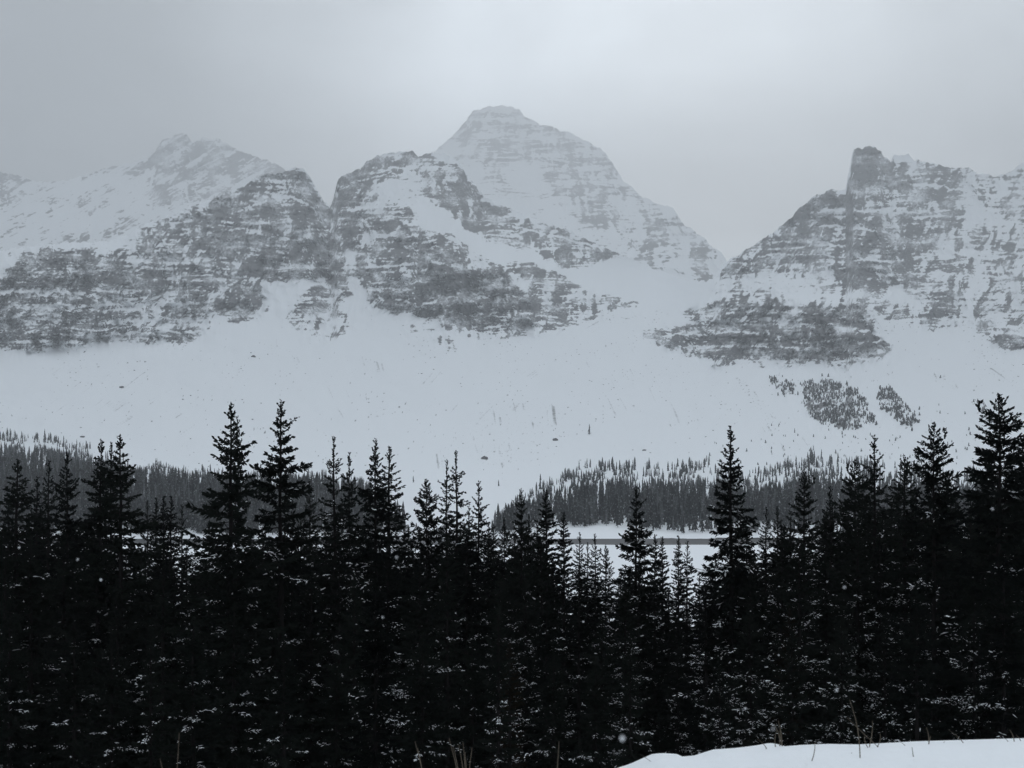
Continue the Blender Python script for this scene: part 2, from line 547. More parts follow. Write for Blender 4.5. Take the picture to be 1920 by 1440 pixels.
def build_sheet(name, px0, px1, step, top, bottom, table, rock_polys, seed, dip, relief=1.0, default=0.0, row_step=1.6,
                mist_snow_bias=0.0, front=False):
    px1d = np.arange(px0, px1 + 0.1, step)
    tx, ty = [p[0] for p in top], [p[1] for p in top]
    t = np.interp(px1d, tx, ty)
    rough = sstep(0, 1, np.ones_like(px1d))
    t = t + rough * (2.6 * fbm(px1d / 18, px1d * 0 + seed, 4, 0.6, seed) + 1.2 * np.round(1.5 * perlin(px1d / 7, px1d * 0 + 3.3, seed + 2)))
    b = np.interp(px1d, [p[0] for p in bottom], [p[1] for p in bottom])
    if front:
        b = b + 1.6 * fbm(px1d / 40, px1d * 0 + 0.7, 4, 0.6, 44)
    nrow = int((b.max() - t.min()) / row_step)
    v = np.linspace(0, 1, nrow)
    if front:                                   # fewer rows on the smooth lower slope
        v = np.interp(np.linspace(0, 1, int(nrow * 0.78)), [0, 0.27, 1], [0, 0.44, 1])
        nrow = len(v)
    px = np.repeat(px1d[None, :], nrow, 0).astype(np.float32)
    py = (b[None, :] + (t - b)[None, :] * v[:, None]).astype(np.float32)
    Y = table_depth(px, py, table).astype(np.float32)
    D = paint_rock(px, py, rock_polys, default, seed)
    Ds = blur(D, 5)
    Dw = blur(D, 14)
    # ribs and buttresses
    wx = px + 14 * fbm(px / 70, py / 70, 3, 0.5, seed + 20)
    rel = -130 * (ridged(wx / 95, py / 260, 3, 0.5, seed + 1) - 0.5) * np.clip(Dw * 1.4, 0, 1)
    rel += -70 * (ridged(wx / 38, py / 62, 4, 0.55, seed + 2) - 0.5) * Ds
    rel += -16 * (ridged(wx / 14, py / 20, 3, 0.6, seed + 3) - 0.5) * Ds
    rel += 5.0 * fbm(px / 5.5, py / 4.0, 2, 0.6, seed + 4) * Ds
    # bedding: cliffs and ledges
    k = Y / F
    ledge = 0.0
    for per, amp, sd in ((31.0, 1.0, 30), (11.5, 1.0, 40), (6.2, 0.5, 50)):
        s = (py + dip(px, py) + 10 * fbm(px / 170, py / 120, 3, 0.5, seed + sd)) / per
        fr = s - np.floor(s)
        stair = sstep(0.0, 0.42, fr)            # row grows downwards: ledge just above a cliff
        w = np.clip(0.55 + 0.9 * perlin(px / 75, py / 30, seed + sd + 1), 0, 1.2)
        rel += -amp * per * k * 1.5 * (stair - fr) * Ds * w
        ledge = ledge + 0.9 * amp * w * (1 - sstep(0.12, 0.36, fr)) * (per > 8)
    # soft relief of the snow fields
    soft = (1 - np.clip(Dw * 1.6, 0, 1))
    rel += soft * (16 * fbm(px / 120, py / 60, 3, 0.5, seed + 60) + 2.2 * fbm(px / 22, py / 12, 3, 0.5, seed + 61)) * np.clip((1000 - py) / 120, 0, 1)
    Y2 = Y + rel * relief
    X = (px - CX) / F * Y2
    Z = (HZ - py) / F * Y2
    P = np.stack([X, Y2, Z], -1)
    du = np.gradient(P, axis=1)
    dv = np.gradient(P, axis=0)
    d_py = dv / np.gradient(py, axis=0)[..., None]
    d_px = (du - d_py * np.gradient(py, axis=1)[..., None]) / step
    n = np.cross(d_px, d_py)
    n /= np.linalg.norm(n, axis=-1, keepdims=True) + 1e-9
    nz = n[..., 2] * np.where(n[..., 1] > 0, -1, 1)
    nz = np.abs(n[..., 2])
    n1 = fbm(px / 17, py / 6.5, 4, 0.66, seed + 70)
    n2 = fbm(px / 7, py / 3.4, 3, 0.65, seed + 71)
    n0 = fbm(px / 52, py / 27, 4, 0.6, seed + 72)
    q = 1.15 * (0.55 - nz) / 0.22 + 0.65 * n0 / 0.5 + 0.5 * n1 / 0.5 + 0.4 * n2 / 0.45
    nxs = blur(n[..., 0] * np.sign(-n[..., 1] + 1e-9), 1) / (np.abs(blur(n[..., 0], 1)).mean() + 0.05)
    q += 0.75 * np.clip(nxs, -2, 2)  # more snow colour on one rib side, painted in for missing side shading
    bed = py + dip(px, py) + 10 * fbm(px / 170, py / 120, 3, 0.5, seed + 30)
    q += 0.62 * (perlin(px / 55, bed / 3.4, seed + 87) + 0.8 * perlin(px / 26, bed / 2.1, seed + 88)) / 0.45
    q -= ledge
    # snow couloirs running down the faces
    gx_ = px + 16 * fbm(px / 60, py / 60, 3, 0.5, seed + 80) + 0.12 * (py - 450)
    for wl, wd in ((62, 0.045), (27, 0.05)):
        c = np.abs(perlin(gx_ / wl, py / (wl * 4.2), seed + 81))
        q -= 1.7 * (1 - sstep(wd * 0.4, wd * 1.6, c)) * sstep(-0.25, 0.2, perlin(px / 50, py / 50, seed + 83))
    wob = 4 * fbm(px / 22, py / 40, 3, 0.6, seed + 85) if front else 0
    for pts, wdt in (LEDGES if front else []):
        lx, ly = [p[0] for p in pts], [p[1] for p in pts]
        m = (px > lx[0]) & (px < lx[-1])
        dy = np.abs(py + wob - np.interp(px, lx, ly))
        q -= np.where(m, 3.4 * (1 - sstep(wdt * 0.5, wdt * 1.5, dy)), 0)
    inr = D > 0.3
    q = (q - q[inr].mean()) / (q[inr].std() + 1e-6)
    thr = 2.3 * (0.44 + mist_snow_bias - (0.45 * D + 0.55 * blur(D, 4)))
    dust = (0.70 + 0.34 * fbm(px / 46, py / 26, 4, 0.6, seed + 75) + 0.22 * perlin(px / 3.3, py / 2.3, seed + 76)).clip(0.30, 1.0)
    rock = sstep(-0.32, 0.38, q - thr) * dust
    rock = rock * sstep(0.04, 0.26, 0.5 * D + 0.5 * Ds + 0.1 * n1)
    if front:
        # stones and debris streaks on the snow slope; streaks also paint in runnel shade
        slope = (D < 0.1) & (py > 560) & (py < 905)
        dens = 0.5 + 0.5 * fbm(px / 90, py / 50, 3, 0.5, 90)
        sp = perlin(px / 5.0, py / 2.6, 91) + 0.5 * perlin(px / 2.6, py / 1.7, 92)
        rock = np.where(slope, np.maximum(rock, sstep(0.66, 0.9, sp + 0.55 * dens - 0.42) * 0.75), rock)
        for poly, dirx, amt in DEBRIS_RUNNELS:
            q = in_poly(px + 5 * fbm(px / 20, py / 20, 3, 0.5, 94), py + 4 * fbm(px / 20, py / 20, 3, 0.5, 95), poly)
            ax_ = px - dirx * (py - 700)
            line = sstep(0.12 - amt * 0.6, 0.80, perlin(ax_ / 4.6 + 0.5 * perlin(px / 40, py / 40, 97), py / 90.0, 96)) * sstep(-0.1, 0.3, perlin(px / 40, py / 26, 99))
            spk = sstep(0.45, 0.8, perlin(px / 4.5, py / 3.0, 98) + amt)
            rock = np.where(q & (D < 0.1), np.maximum(rock, np.maximum(line * (0.46 + amt), spk * (0.28 + amt))), rock)
    # the far side of the ridge
    back = []
    for dy, dz in ((60, -0.03), (200, -0.16), (500, -0.42), (900, -0.8)):
        Yb = Y2[-1] + dy
        back.append(np.stack([(px[-1] - CX) / F * Yb, Yb, Z[-1] * (1 + dz)], -1)[None])
    P = np.concatenate([P] + back, 0)
    rock = np.concatenate([rock] + [rock[-1:]] * 4, 0)
    me = mesh_np(name, P.reshape(-1, 3), grid_faces(*P.shape[:2]), True, M_MOUNTAIN)
    at = me.attributes.new('rock', 'FLOAT', 'POINT')
    at.data.foreach_set('value', rock.astype(np.float32).ravel())
    o = link(name, me, kind='structure')
    return o, (px, py, Y2, D)


DEBRIS_RUNNELS = [
    ([(760, 690), (900, 700), (1000, 760), (900, 800), (800, 770)], -0.9, -0.05),
    ([(520, 640), (620, 650), (700, 760), (640, 800), (560, 740)], 0.5, -0.05),
    ([(60, 690), (260, 690), (420, 760), (380, 850), (120, 800)], -1.4, 0.0),
    ([(1080, 640), (1200, 650), (1330, 800), (1200, 840), (1100, 760)], 0.5, -0.05),
    ([(1400, 800), (1820, 780), (1880, 860), (1500, 862)], 0.6, 0.05),
    ([(900, 770), (1010, 740), (1060, 770), (1030, 840), (980, 880), (900, 870), (820, 880), (790, 870), (860, 820)], 0.2, 0.12),
    ([(1370, 700), (1400, 715), (1455, 780), (1465, 815), (1440, 812), (1420, 770)], 0.7, 0.22),
    ([(1280, 690), (1330, 720), (1400, 800), (1385, 800), (1320, 740)], 0.8, 0.05),
    ([(1840, 690), (1870, 690), (1980, 770), (1960, 775)], 1.4, 0.15),
    ([(1060, 640), (1120, 600), (1130, 612), (1000, 720), (940, 720)], -1.6, 0.0),
    ([(660, 660), (700, 660), (760, 700), (730, 720), (690, 700)], 0.3, 0.05),
    ([(690, 770), (725, 765), (720, 790), (690, 785)], 0.3, 0.15),
    ([(1740, 700), (1790, 700), (1800, 730), (1760, 725)], 0.6, 0.15),
    ([(1820, 750), (1840, 752), (1870, 790), (1840, 790)], 0.8, 0.25),
    ([(500, 610), (530, 610), (530, 680), (505, 670)], 0.1, 0.05),
]

front_o, front_grid = build_sheet(
    'mountain', -320, 2260, 1.75, FRONT_TOP, [(-400, 1012), (1010, 1012), (1045, 1017), (1090, 1016), (1150, 1013), (1200, 1010), (1330, 1009), (2400, 1009)],
    FRONT_TABLE, FRONT_ROCK, 3, lambda x, y: 0.02 * (x - 900) * np.where(x < 620, -1, 1) + 5 * np.sin(x / 130), row_step=1.5, front=True)

LEFT_TABLE = {-340: [(200, 8200), (330, 7400), (460, 4300), (560, 3300)], 700: [(200, 10200), (330, 8800), (460, 5000), (560, 3600)]}
LEFT_TOP = [(-340, 270), (-150, 300), (0, 322), (40, 330), (66, 341), (110, 340), (157, 331), (204, 313), (255, 302), (280, 293), (290, 283),
            (303, 262), (328, 253), (350, 253), (360, 265), (383, 257), (412, 262), (434, 275), (463, 286), (503, 301), (525, 310), (560, 340),
            (600, 370), (660, 420)]
LEFT_ROCK = [
    (0.75, [(-340, 290), (0, 318), (66, 340), (40, 360), (0, 385), (-340, 390)]),
    (0.62, [(280, 295), (303, 258), (350, 250), (440, 275), (530, 308), (520, 345), (440, 350), (400, 370), (320, 385), (280, 375), (300, 330)]),
    (0.75, [(280, 350), (320, 345), (345, 370), (320, 390), (280, 385)]),
    (0.7, [(0, 435), (60, 400), (70, 405), (20, 440), (-60, 460)]),
    (0.7, [(70, 395), (115, 368), (122, 372), (85, 405)]),
    (0.7, [(140, 385), (178, 352), (182, 358), (158, 392)]),
    (0.7, [(160, 400), (182, 378), (180, 395), (165, 406)]),
    (0.7, [(74, 455), (105, 430), (138, 440), (110, 462)]),
    (0.6, [(140, 440), (200, 430), (220, 410), (260, 400), (270, 430), (200, 455), (150, 458)]),
    (0.6, [(200, 355), (225, 350), (230, 358), (205, 362)]),
]
build_sheet('left_peak_terrain', -340, 690, 2.0, LEFT_TOP, [(-400, 520), (150, 510), (300, 470), (700, 470)], LEFT_TABLE, LEFT_ROCK, 11,
            lambda x, y: 0.55 * x, relief=1.6, default=0.22, row_step=1.8, mist_snow_bias=0.0)

HIGH_TABLE = {780: [(180, 12600), (300, 9800), (450, 5400), (560, 3900)], 1080: [(180, 12600), (300, 9800), (450, 5600), (560, 3900)],
              1450: [(180, 12000), (400, 7600), (500, 5200), (560, 4000)]}
HIGH_TOP = [(760, 330), (800, 300), (835, 265), (853, 250), (872, 228), (886, 210), (905, 202), (930, 198), (955, 199), (974, 205), (985, 220),
            (1021, 235), (1043, 242), (1094, 260), (1127, 278), (1149, 308), (1171, 340), (1207, 372), (1236, 381), (1262, 391), (1283, 421),
            (1322, 447), (1331, 460), (1352, 474), (1365, 496), (1400, 470), (1430, 455), (1470, 470)]
HIGH_ROCK = [
    (0.66, [(850, 250), (886, 208), (975, 205), (1000, 260), (990, 300), (930, 320), (860, 300)]),
    (0.72, [(975, 215), (1130, 278), (1160, 330), (1170, 400), (1130, 440), (1060, 400), (1020, 330), (980, 280)]),
    (0.68, [(1160, 440), (1180, 400), (1260, 390), (1320, 445), (1325, 465), (1240, 470), (1190, 465)]),
    (0.50, [(1120, 480), (1330, 462), (1356, 490), (1340, 530), (1200, 540)]),
    (0.40, [(860, 300), (930, 320), (1000, 370), (990, 400), (920, 370)]),
]
build_sheet('high_peak_terrain', 770, 1460, 2.0, HIGH_TOP, [(760, 420), (860, 420), (1000, 480), (1100, 560), (1460, 580)], HIGH_TABLE, HIGH_ROCK, 23,
            lambda x, y: 0.03 * x, relief=2.2, default=0.22, row_step=1.8, mist_snow_bias=0.19)  # snow colour raised to imitate mist fading the summit

_gpx, _gpy, _gY, _gD = front_grid
_g0, _gstep = _gpx[0, 0], _gpx[0, 1] - _gpx[0, 0]


def front_point(px, py):
    """Point of the front mountain surface seen at a photo position."""
    c = int(round((px - _g0) / _gstep))
    c = max(0, min(_gpx.shape[1] - 1, c))
    col = _gpy[:, c]
    Y = float(np.interp(py, col[::-1], _gY[::-1, c]))
    return ((px - CX) / F * Y, Y, (HZ - py) / F * Y)


# ------------------------------------------------------------------ lake
LAKE_Z = -16.0
xs = np.concatenate([np.linspace(-900, -200, 30), np.linspace(-190, 190, 260), np.linspace(200, 900, 30)])
edge = 494 + 10 * fbm(xs / 60, xs * 0, 4, 0.5, 5)
rows = []
for k in np.linspace(0, 1, 40):
    y = 60 + (edge - 60) * k
    rows.append(np.stack([xs, y, np.full_like(xs, LAKE_Z + 0.10)], -1))
rows.append(np.stack([xs, edge + 0.3, np.full_like(xs, LAKE_Z - 0.1)], -1))
g = np.array(rows)
link('lake_ice', mesh_np('lake_ice', g.reshape(-1, 3), grid_faces(*g.shape[:2]), False, M_ICE), kind='structure')
w = np.array([(-950, 55, LAKE_Z), (950, 55, LAKE_Z), (950, 640, LAKE_Z), (-950, 640, LAKE_Z)], float)
link('lake_water', mesh_np('lake_water', w, np.array([[0, 1, 2, 3]]), False, M_WATER), kind='structure')

# ------------------------------------------------------------------ near ground: roadside snow bank and the slope below it
CREST = [(-3000, 1600), (0, 1570), (700, 1530), (1000, 1492), (1120, 1463), (1190, 1441), (1215, 1430), (1235, 1421), (1255, 1419), (1287, 1421),
         (1292, 1426), (1318, 1424), (1355, 1412), (1400, 1409), (1440, 1404), (1466, 1399), (1480, 1401), (1492, 1406), (1530, 1403), (1580, 1401), (1640, 1402), (1700, 1399), (1750, 1396),
         (1850, 1393), (1920, 1391), (2200, 1384), (5000, 1370)]
CREST_Y = 8.0
_cx = [(p[0] - CX) / F * CREST_Y for p in CREST]
_cz = [(HZ - p[1]) / F * CREST_Y for p in CREST]


def ground_z(x, y):
    x = np.asarray(x, float)
    y = np.asarray(y, float)
    crest = np.interp(x, _cx, _cz)
    flat = np.interp(x, [-40, -10, 40], [-2.35, -2.3, -1.75])
    near = crest * sstep(3.5, 6.8, y) + flat * (1 - sstep(3.5, 6.8, y))
    near = near + (0.05 * fbm(x / 0.8, y / 0.5, 4, 0.55, 7) - 0.035) * sstep(0.05, 0.9, np.abs(y - 8)) + 0.006 * fbm(x / 0.16, y / 0.3, 3, 0.6, 6)
    down = np.interp(y, [8, 8.4, 9.5, 15, 30, 60, 100, 130], [0, -0.06, -0.75, -3.5, -8.5, -12.6, -14.6, -17.0])
    far = crest + down
    w = sstep(8, 40, y)
    far = far * (1 - w) + (np.interp(y, [8, 15, 30, 60, 100, 130], [-1.8, -5.2, -10.2, -14.2, -16.2, -18.6])) * w
    far = far + (0.25 * fbm(x / 6, y / 6, 3, 0.5, 8)) * sstep(10, 16, y)
    return np.where(y < 8, near, far)


gx = np.concatenate([np.linspace(-400, -60, 14)[:-1], np.linspace(-60, -8, 40)[:-1], np.linspace(-8, 0, 50)[:-1], np.linspace(0, 5, 160)[:-1],
                     np.linspace(5, 8, 30)[:-1], np.linspace(8, 60, 40)[:-1], np.linspace(60, 400, 14)])
gy = np.concatenate([np.linspace(-60, 2, 16)[:-1], np.linspace(2, 10, 100)[:-1], np.linspace(10, 20, 40)[:-1], np.linspace(20, 150, 60)])
GX, GY = np.meshgrid(gx, gy)
GZ = ground_z(GX, GY)
link('ground', mesh_np('ground', np.stack([GX, GY, GZ], -1).reshape(-1, 3), grid_faces(len(gy), len(gx)), True, M_SNOW_GROUND), kind='structure')

# ------------------------------------------------------------------ foreground spruces
def kites(base, axis, length, width, r, planes=3):
    """Needle-covered twigs: tapered blades crossed round each axis. Returns verts, tri faces."""
    n = len(base)
    ax = axis / (np.linalg.norm(axis, axis=1, keepdims=True) + 1e-9)
    ref = r.normal(size=(n, 3))
    s = np.cross(ax, ref)
    s /= np.linalg.norm(s, axis=1, keepdims=True) + 1e-9
    u = np.cross(ax, s)
    vs, fs = [], []
    for k in range(planes):
        a = math.pi * k / planes
        d = s * math.cos(a) + u * math.sin(a)
        p0 = base
        p1 = base + ax * (length * 0.55)[:, None] + d * (width * r.uniform(0.35, 0.65, n))[:, None]
        p2 = base + ax * length[:, None]
        p3 = base + ax * (length * r.uniform(0.3, 0.6, n))[:, None] - d * (width * r.uniform(0.35, 0.65, n))[:, None]
        vs.append(np.stack([p0, p1, p2, p3], 1).reshape(-1, 3))
        i = np.arange(n) * 4 + k * n * 4
        fs.append(np.stack([i, i + 1, i + 2], 1))
        fs.append(np.stack([i, i + 2, i + 3], 1))
    return np.concatenate(vs), np.concatenate(fs)


OCTA_F = np.array([(0, 2, 4), (2, 1, 4), (1, 3, 4), (3, 0, 4), (2, 0, 5), (1, 2, 5), (3, 1, 5), (0, 3, 5)])


def lumps(c, ax, ln, wd, ht, r):
    """Small flattened snow lumps lying along a bough."""
    n = len(c)
    a = ax.copy()
    a /= np.linalg.norm(a, axis=1, keepdims=True) + 1e-9
    s = np.cross(a, np.array([0, 0, 1.0]))
    s /= np.linalg.norm(s, axis=1, keepdims=True) + 1e-9
    z = np.cross(s, a)
    j = lambda lo, hi: r.uniform(lo, hi, n)[:, None]
    v = np.stack([c - a * (ln[:, None]) * j(.3, .7), c + a * (ln[:, None]) * j(.3, .7), c + s * (wd[:, None]) * j(.3, .7), c - s * (wd[:, None]) * j(.3, .7),
                  c + z * ht[:, None] * j(.7, 1.3) + s * (wd[:, None]) * j(-.2, .2), c - z * ht[:, None] * 0.4], 1)
    f = (OCTA_F[None] + (np.arange(n) * 6)[:, None, None]).reshape(-1, 3)
    return v.reshape(-1, 3), f


def make_spruce(seed, H=13.0, R=1.7, power=0.8, gap=0.2, droop=0.35, density=1.0, leader=0.7, snow=0.3, tuft=1.0, bottom=0.05, clump=0.35, forks=0,
                mat=None, slim=0.34):
    r = np.random.default_rng(seed)
    # trunk
    nring, ns = 14, 7
    tz = np.linspace(0, H, nring)
    bx = np.cumsum(r.normal(0, 0.02, nring)) * (tz / H)
    by = np.cumsum(r.normal(0, 0.02, nring)) * (tz / H)
    bx -= bx[-1] * tz / H
    by -= by[-1] * tz / H
    rad = 0.012 + 0.15 * (1 - tz / H) ** 0.9
    ang = np.arange(ns) * 2 * math.pi / ns
    tv = np.stack([bx[:, None] + rad[:, None] * np.cos(ang), by[:, None] + rad[:, None] * np.sin(ang), np.repeat(tz[:, None], ns, 1)], -1)
    idx = np.arange(nring * ns).reshape(nring, ns)
    nx = np.roll(idx, -1, 1)
    tf = np.stack([idx[:-1], nx[:-1], nx[1:], idx[1:]], -1).reshape(-1, 4)
    trunk = mesh_np('trunk', tv.reshape(-1, 3), tf, True, M_BARK)
    V, Fc, SV, SF = [], [], [], []
    off = soff = 0
    wv, wf = [], []
    lead = [(0.0, 0.0, H)]
    z = H * bottom
    az0 = 0
    while z < H - 0.12:
        q = 1 - z / H                       # 0 at the tip
        sp = 0.11 + 0.17 * min(1, q * 2.2)
        top_m = H - z
        prof = R * (q ** power)
        prof = min(prof, 0.09 + slim * max(0, top_m - leader * 0.5))
        nb = int(r.integers(5, 8)) if top_m > leader else int(r.integers(3, 5))
        az0 += 2.4
        whorl = r.uniform(1 - clump, 1 + clump * 0.6)
        for b in range(nb):
            if r.random() < gap:
                continue
            az = az0 + 2 * math.pi * b / nb + r.normal(0, 0.25)
            cl = float(perlin(np.array([az * 0.9 + seed]), np.array([z * 0.55]), seed % 50)[0])
            Lb = prof * whorl * r.uniform(0.6, 1.12) * (1 + 0.85 * clump * 1.6 * cl)
            if r.random() < 0.05:
                Lb *= 1.35
            Lb = max(0.06, Lb)
            if top_m < 0.5:
                el = math.radians(r.uniform(25, 60))
            else:
                el = math.radians(30 * math.exp(-top_m / 1.8) - 32 * droop * min(1, top_m / 4) + r.normal(0, 7))
            up = r.uniform(0.05, 0.30) * (0.4 + droop)
            d = np.array([math.cos(az), math.sin(az), 0.0])
            side = np.array([-math.sin(az), math.cos(az), 0.0])
            cx_, cy_ = np.interp(z, tz, bx), np.interp(z, tz, by)
            zz = z + r.uniform(-0.12, 0.12)
            bow = r.normal(0, 0.12)

            def pt(t):
                t = np.asarray(t)[:, None]
                return np.array([cx_, cy_, zz]) + d * (Lb * t * math.cos(el)) + side * (bow * Lb * t * t) \
                    + np.array([0, 0, 1.0]) * (Lb * (math.sin(el) * t + up * t * t * t))
            # wood
            w0 = 0.008 + 0.012 * min(1.5, Lb)
            pw = pt([0, 0.5, 1.0])
            wb = len(wv)
            for p_, ww in zip(pw, (w0, w0 * 0.65, 0.003)):
                for k in range(3):
                    a = 2 * math.pi * k / 3
                    wv.append(p_ + side * ww * math.cos(a) + np.array([0, 0, ww * math.sin(a)]))
            for lv in (0, 3):
                for k in range(3):
                    k2 = (k + 1) % 3
                    wf.append((wb + lv + k, wb + lv + k2, wb + lv + 3 + k2))
                    wf.append((wb + lv + k, wb + lv + 3 + k2, wb + lv + 3 + k))
            # needle twigs
            n = int(max(6, Lb * 40 * density + 4))
            t = r.uniform(0.03 if Lb < 0.6 else 0.08, 1.0, n) ** 0.8
            P = pt(t)
            T = pt(np.clip(t + 0.05, 0, 1.1)) - P
            T /= np.linalg.norm(T, axis=1, keepdims=True) + 1e-9
            sg = np.where(r.random(n) < 0.5, -1, 1)[:, None]
            A = T * r.uniform(0.35, 1.0, n)[:, None] + side * sg * r.uniform(0.2, 1.0, n)[:, None] + np.array([0, 0, 1.0]) * r.normal(-0.12 - 0.25 * droop, 0.34, n)[:, None]
            fine = min(1.0, 0.60 + 0.17 * top_m)
            ln = fine * tuft * (0.075 + 0.25 * min(1, Lb) * np.sqrt(np.clip(1.12 - t, 0.02, 1)) * r.uniform(0.5, 1.25, n))
            wd = tuft * fine * r.uniform(0.03, 0.06, n)
            # end tuft: the tip of the bough
            P = np.concatenate([P, pt([0.93, 0.97, 1.0])])
            A = np.concatenate([A, T[:1].repeat(3, 0) + r.normal(0, 0.25, (3, 3))])
            ln = np.concatenate([ln, np.full(3, (0.10 * tuft + 0.04) * fine)])
            wd = np.concatenate([wd, np.full(3, 0.055 * tuft * fine)])
            v, f = kites(P, A, ln, wd, r, 3)
            V.append(v)
            Fc.append(f + off)
            off += len(v)
            # snow lying on the bough
            ps = snow * np.clip((top_m - 1.2) / 3, 0.03, 1) * (0.6 + 0.9 * (cl + 0.35))
            if r.random() < ps and Lb > 0.3:
                take = r.random(len(P)) < r.uniform(0.15, 0.5)
                m = int(take.sum())
                if m == 0:
                    continue
                c = P[take] + A[take] * (ln[take] * 0.5)[:, None] + np.array([0, 0, 0.03])
                a = A[take] * np.array([1, 1, 0.6])
                big = 1.9 if r.random() < 0.07 else 1.0
                sc_ = big * r.uniform(0.5, 1.3, m)
                v, f = lumps(c, a, ln[take] * 0.75 * np.minimum(sc_, 1.2), 0.045 * sc_, 0.02 * sc_, r)
                SV.append(v)
                SF.append(f + soff)
                soff += len(v)
        z += sp * r.uniform(0.75, 1.25)
    # leader shoot
    n = int(10 + 30 * leader)
    zz = H - leader * r.uniform(0, 1, n) ** 1.2 + 0.06
    P = np.stack([r.normal(0, 0.008, n), r.normal(0, 0.008, n), zz], 1)
    A = np.stack([r.normal(0, 1, n), r.normal(0, 1, n), r.uniform(0.4, 2.0, n)], 1)
    v, f = kites(P, A, r.uniform(0.05, 0.13, n) * tuft, np.full(n, 0.035), r, 2)
    V.append(v)
    Fc.append(f + off)
    off += len(v)
    # a few upright side leaders
    for k in range(forks):
        a = r.uniform(0, 2 * math.pi)
        zb = H - r.uniform(0.5, 1.3)
        ln_ = (H - zb) * r.uniform(0.6, 0.95)
        tip = np.array([math.cos(a) * 0.45, math.sin(a) * 0.45, zb + ln_])
        b0 = np.array([0.0, 0.0, zb])
        n = 34
        t = r.uniform(0.15, 1, n)[:, None]
        P = b0 + (tip - b0) * t + np.array([math.cos(a), math.sin(a), 0]) * 0.25 * np.sin(t * math.pi)
        A = np.stack([r.normal(0, 0.8, n), r.normal(0, 0.8, n), r.uniform(0.3, 1.4, n)], 1)
        v, f = kites(P, A, r.uniform(0.06, 0.15, n), np.full(n, 0.05), r, 3)
        V.append(v)
        Fc.append(f + off)
        off += len(v)
    wv = np.array(wv)
    wf = np.array(wf) + off
    allv = np.concatenate(V + [wv])
    ff = np.concatenate(Fc)
    mi = np.concatenate([np.zeros(len(ff), int), np.ones(len(wf), int)])
    crown = mesh_np('crown', allv, np.concatenate([ff, wf]), False, None, [mat or M_NEEDLE, M_BARK], mi)
    snow_me = mesh_np('snow', np.concatenate(SV), np.concatenate(SF), False, M_BOUGH_SNOW) if SV else None
    return trunk, crown, snow_me, H


PROTO = {
    'clumpy': make_spruce(101, R=2.0, power=0.62, gap=0.13, droop=0.35, density=1.2, leader=0.4, snow=0.10, tuft=1.15, clump=0.45, slim=0.36),
    'ragged': make_spruce(102, R=2.1, power=0.66, gap=0.16, droop=0.30, density=1.2, leader=0.55, snow=0.14, tuft=1.1, clump=0.5, slim=0.35),
    'open': make_spruce(103, R=1.9, power=0.70, gap=0.30, droop=0.5, density=0.85, leader=0.85, snow=0.25, tuft=0.95, clump=0.3, slim=0.34),
    'spire': make_spruce(104, R=1.6, power=0.68, gap=0.2, droop=0.55, density=0.95, leader=0.6, snow=0.16, tuft=0.95, clump=0.25, slim=0.30),
    'column': make_spruce(105, R=1.15, power=0.5, gap=0.06, droop=-0.5, density=1.1, leader=0.4, snow=0.22, tuft=1.0, clump=0.15, slim=0.30),
    'tiered': make_spruce(106, R=2.35, power=0.8, gap=0.10, droop=0.8, density=1.15, leader=0.9, snow=0.35, tuft=1.05, clump=0.3, slim=0.36),
    'broad': make_spruce(107, R=2.4, power=0.55, gap=0.14, droop=0.1, density=1.05, leader=0.2, snow=0.14, tuft=1.15, clump=0.35, forks=2, slim=0.60),
    'bushy': make_spruce(108, R=1.85, power=0.52, gap=0.18, droop=0.2, density=0.95, leader=0.3, snow=0.35, tuft=1.0, clump=0.35, forks=3, slim=0.5),
    'fill': make_spruce(109, R=2.1, power=0.55, gap=0.12, droop=0.45, density=0.9, leader=0.5, snow=0.12, tuft=1.05, clump=0.25, bottom=0.02, slim=0.36),
    'snowy': make_spruce(110, R=1.9, power=0.55, gap=0.12, droop=0.5, density=0.9, leader=0.5, snow=0.5, tuft=1.05, clump=0.25, bottom=0.02, slim=0.36),
    'brown': make_spruce(111, R=1.4, power=0.6, gap=0.16, droop=0.3, density=0.9, leader=0.5, snow=0.2, tuft=0.95, clump=0.25, bottom=0.02, mat=M_NEEDLE_BROWN),
}
tree_rng = random.Random(5)


def place_spruce(px, py, Y, kind, width, label, group, dead=None):
    trunk, crown, snow_me, H0 = PROTO[kind]
    X = (px - CX) / F * Y
    ztop = (HZ - py) / F * Y
    zb = float(ground_z(X, Y)) - 0.12
    s = (ztop - zb) / H0
    t = link('spruce_tree', None, None, (X, Y, zb), label=label, category='tree', group=group)
    t.rotation_euler = (0, 0, tree_rng.uniform(0, 6.283))
    t.scale = (s * width, s * width, s)
    link('trunk', trunk, t)
    c = link('crown', crown, t)
    if snow_me is not None:
        link('snow', snow_me, c, kind='stuff')
    return t


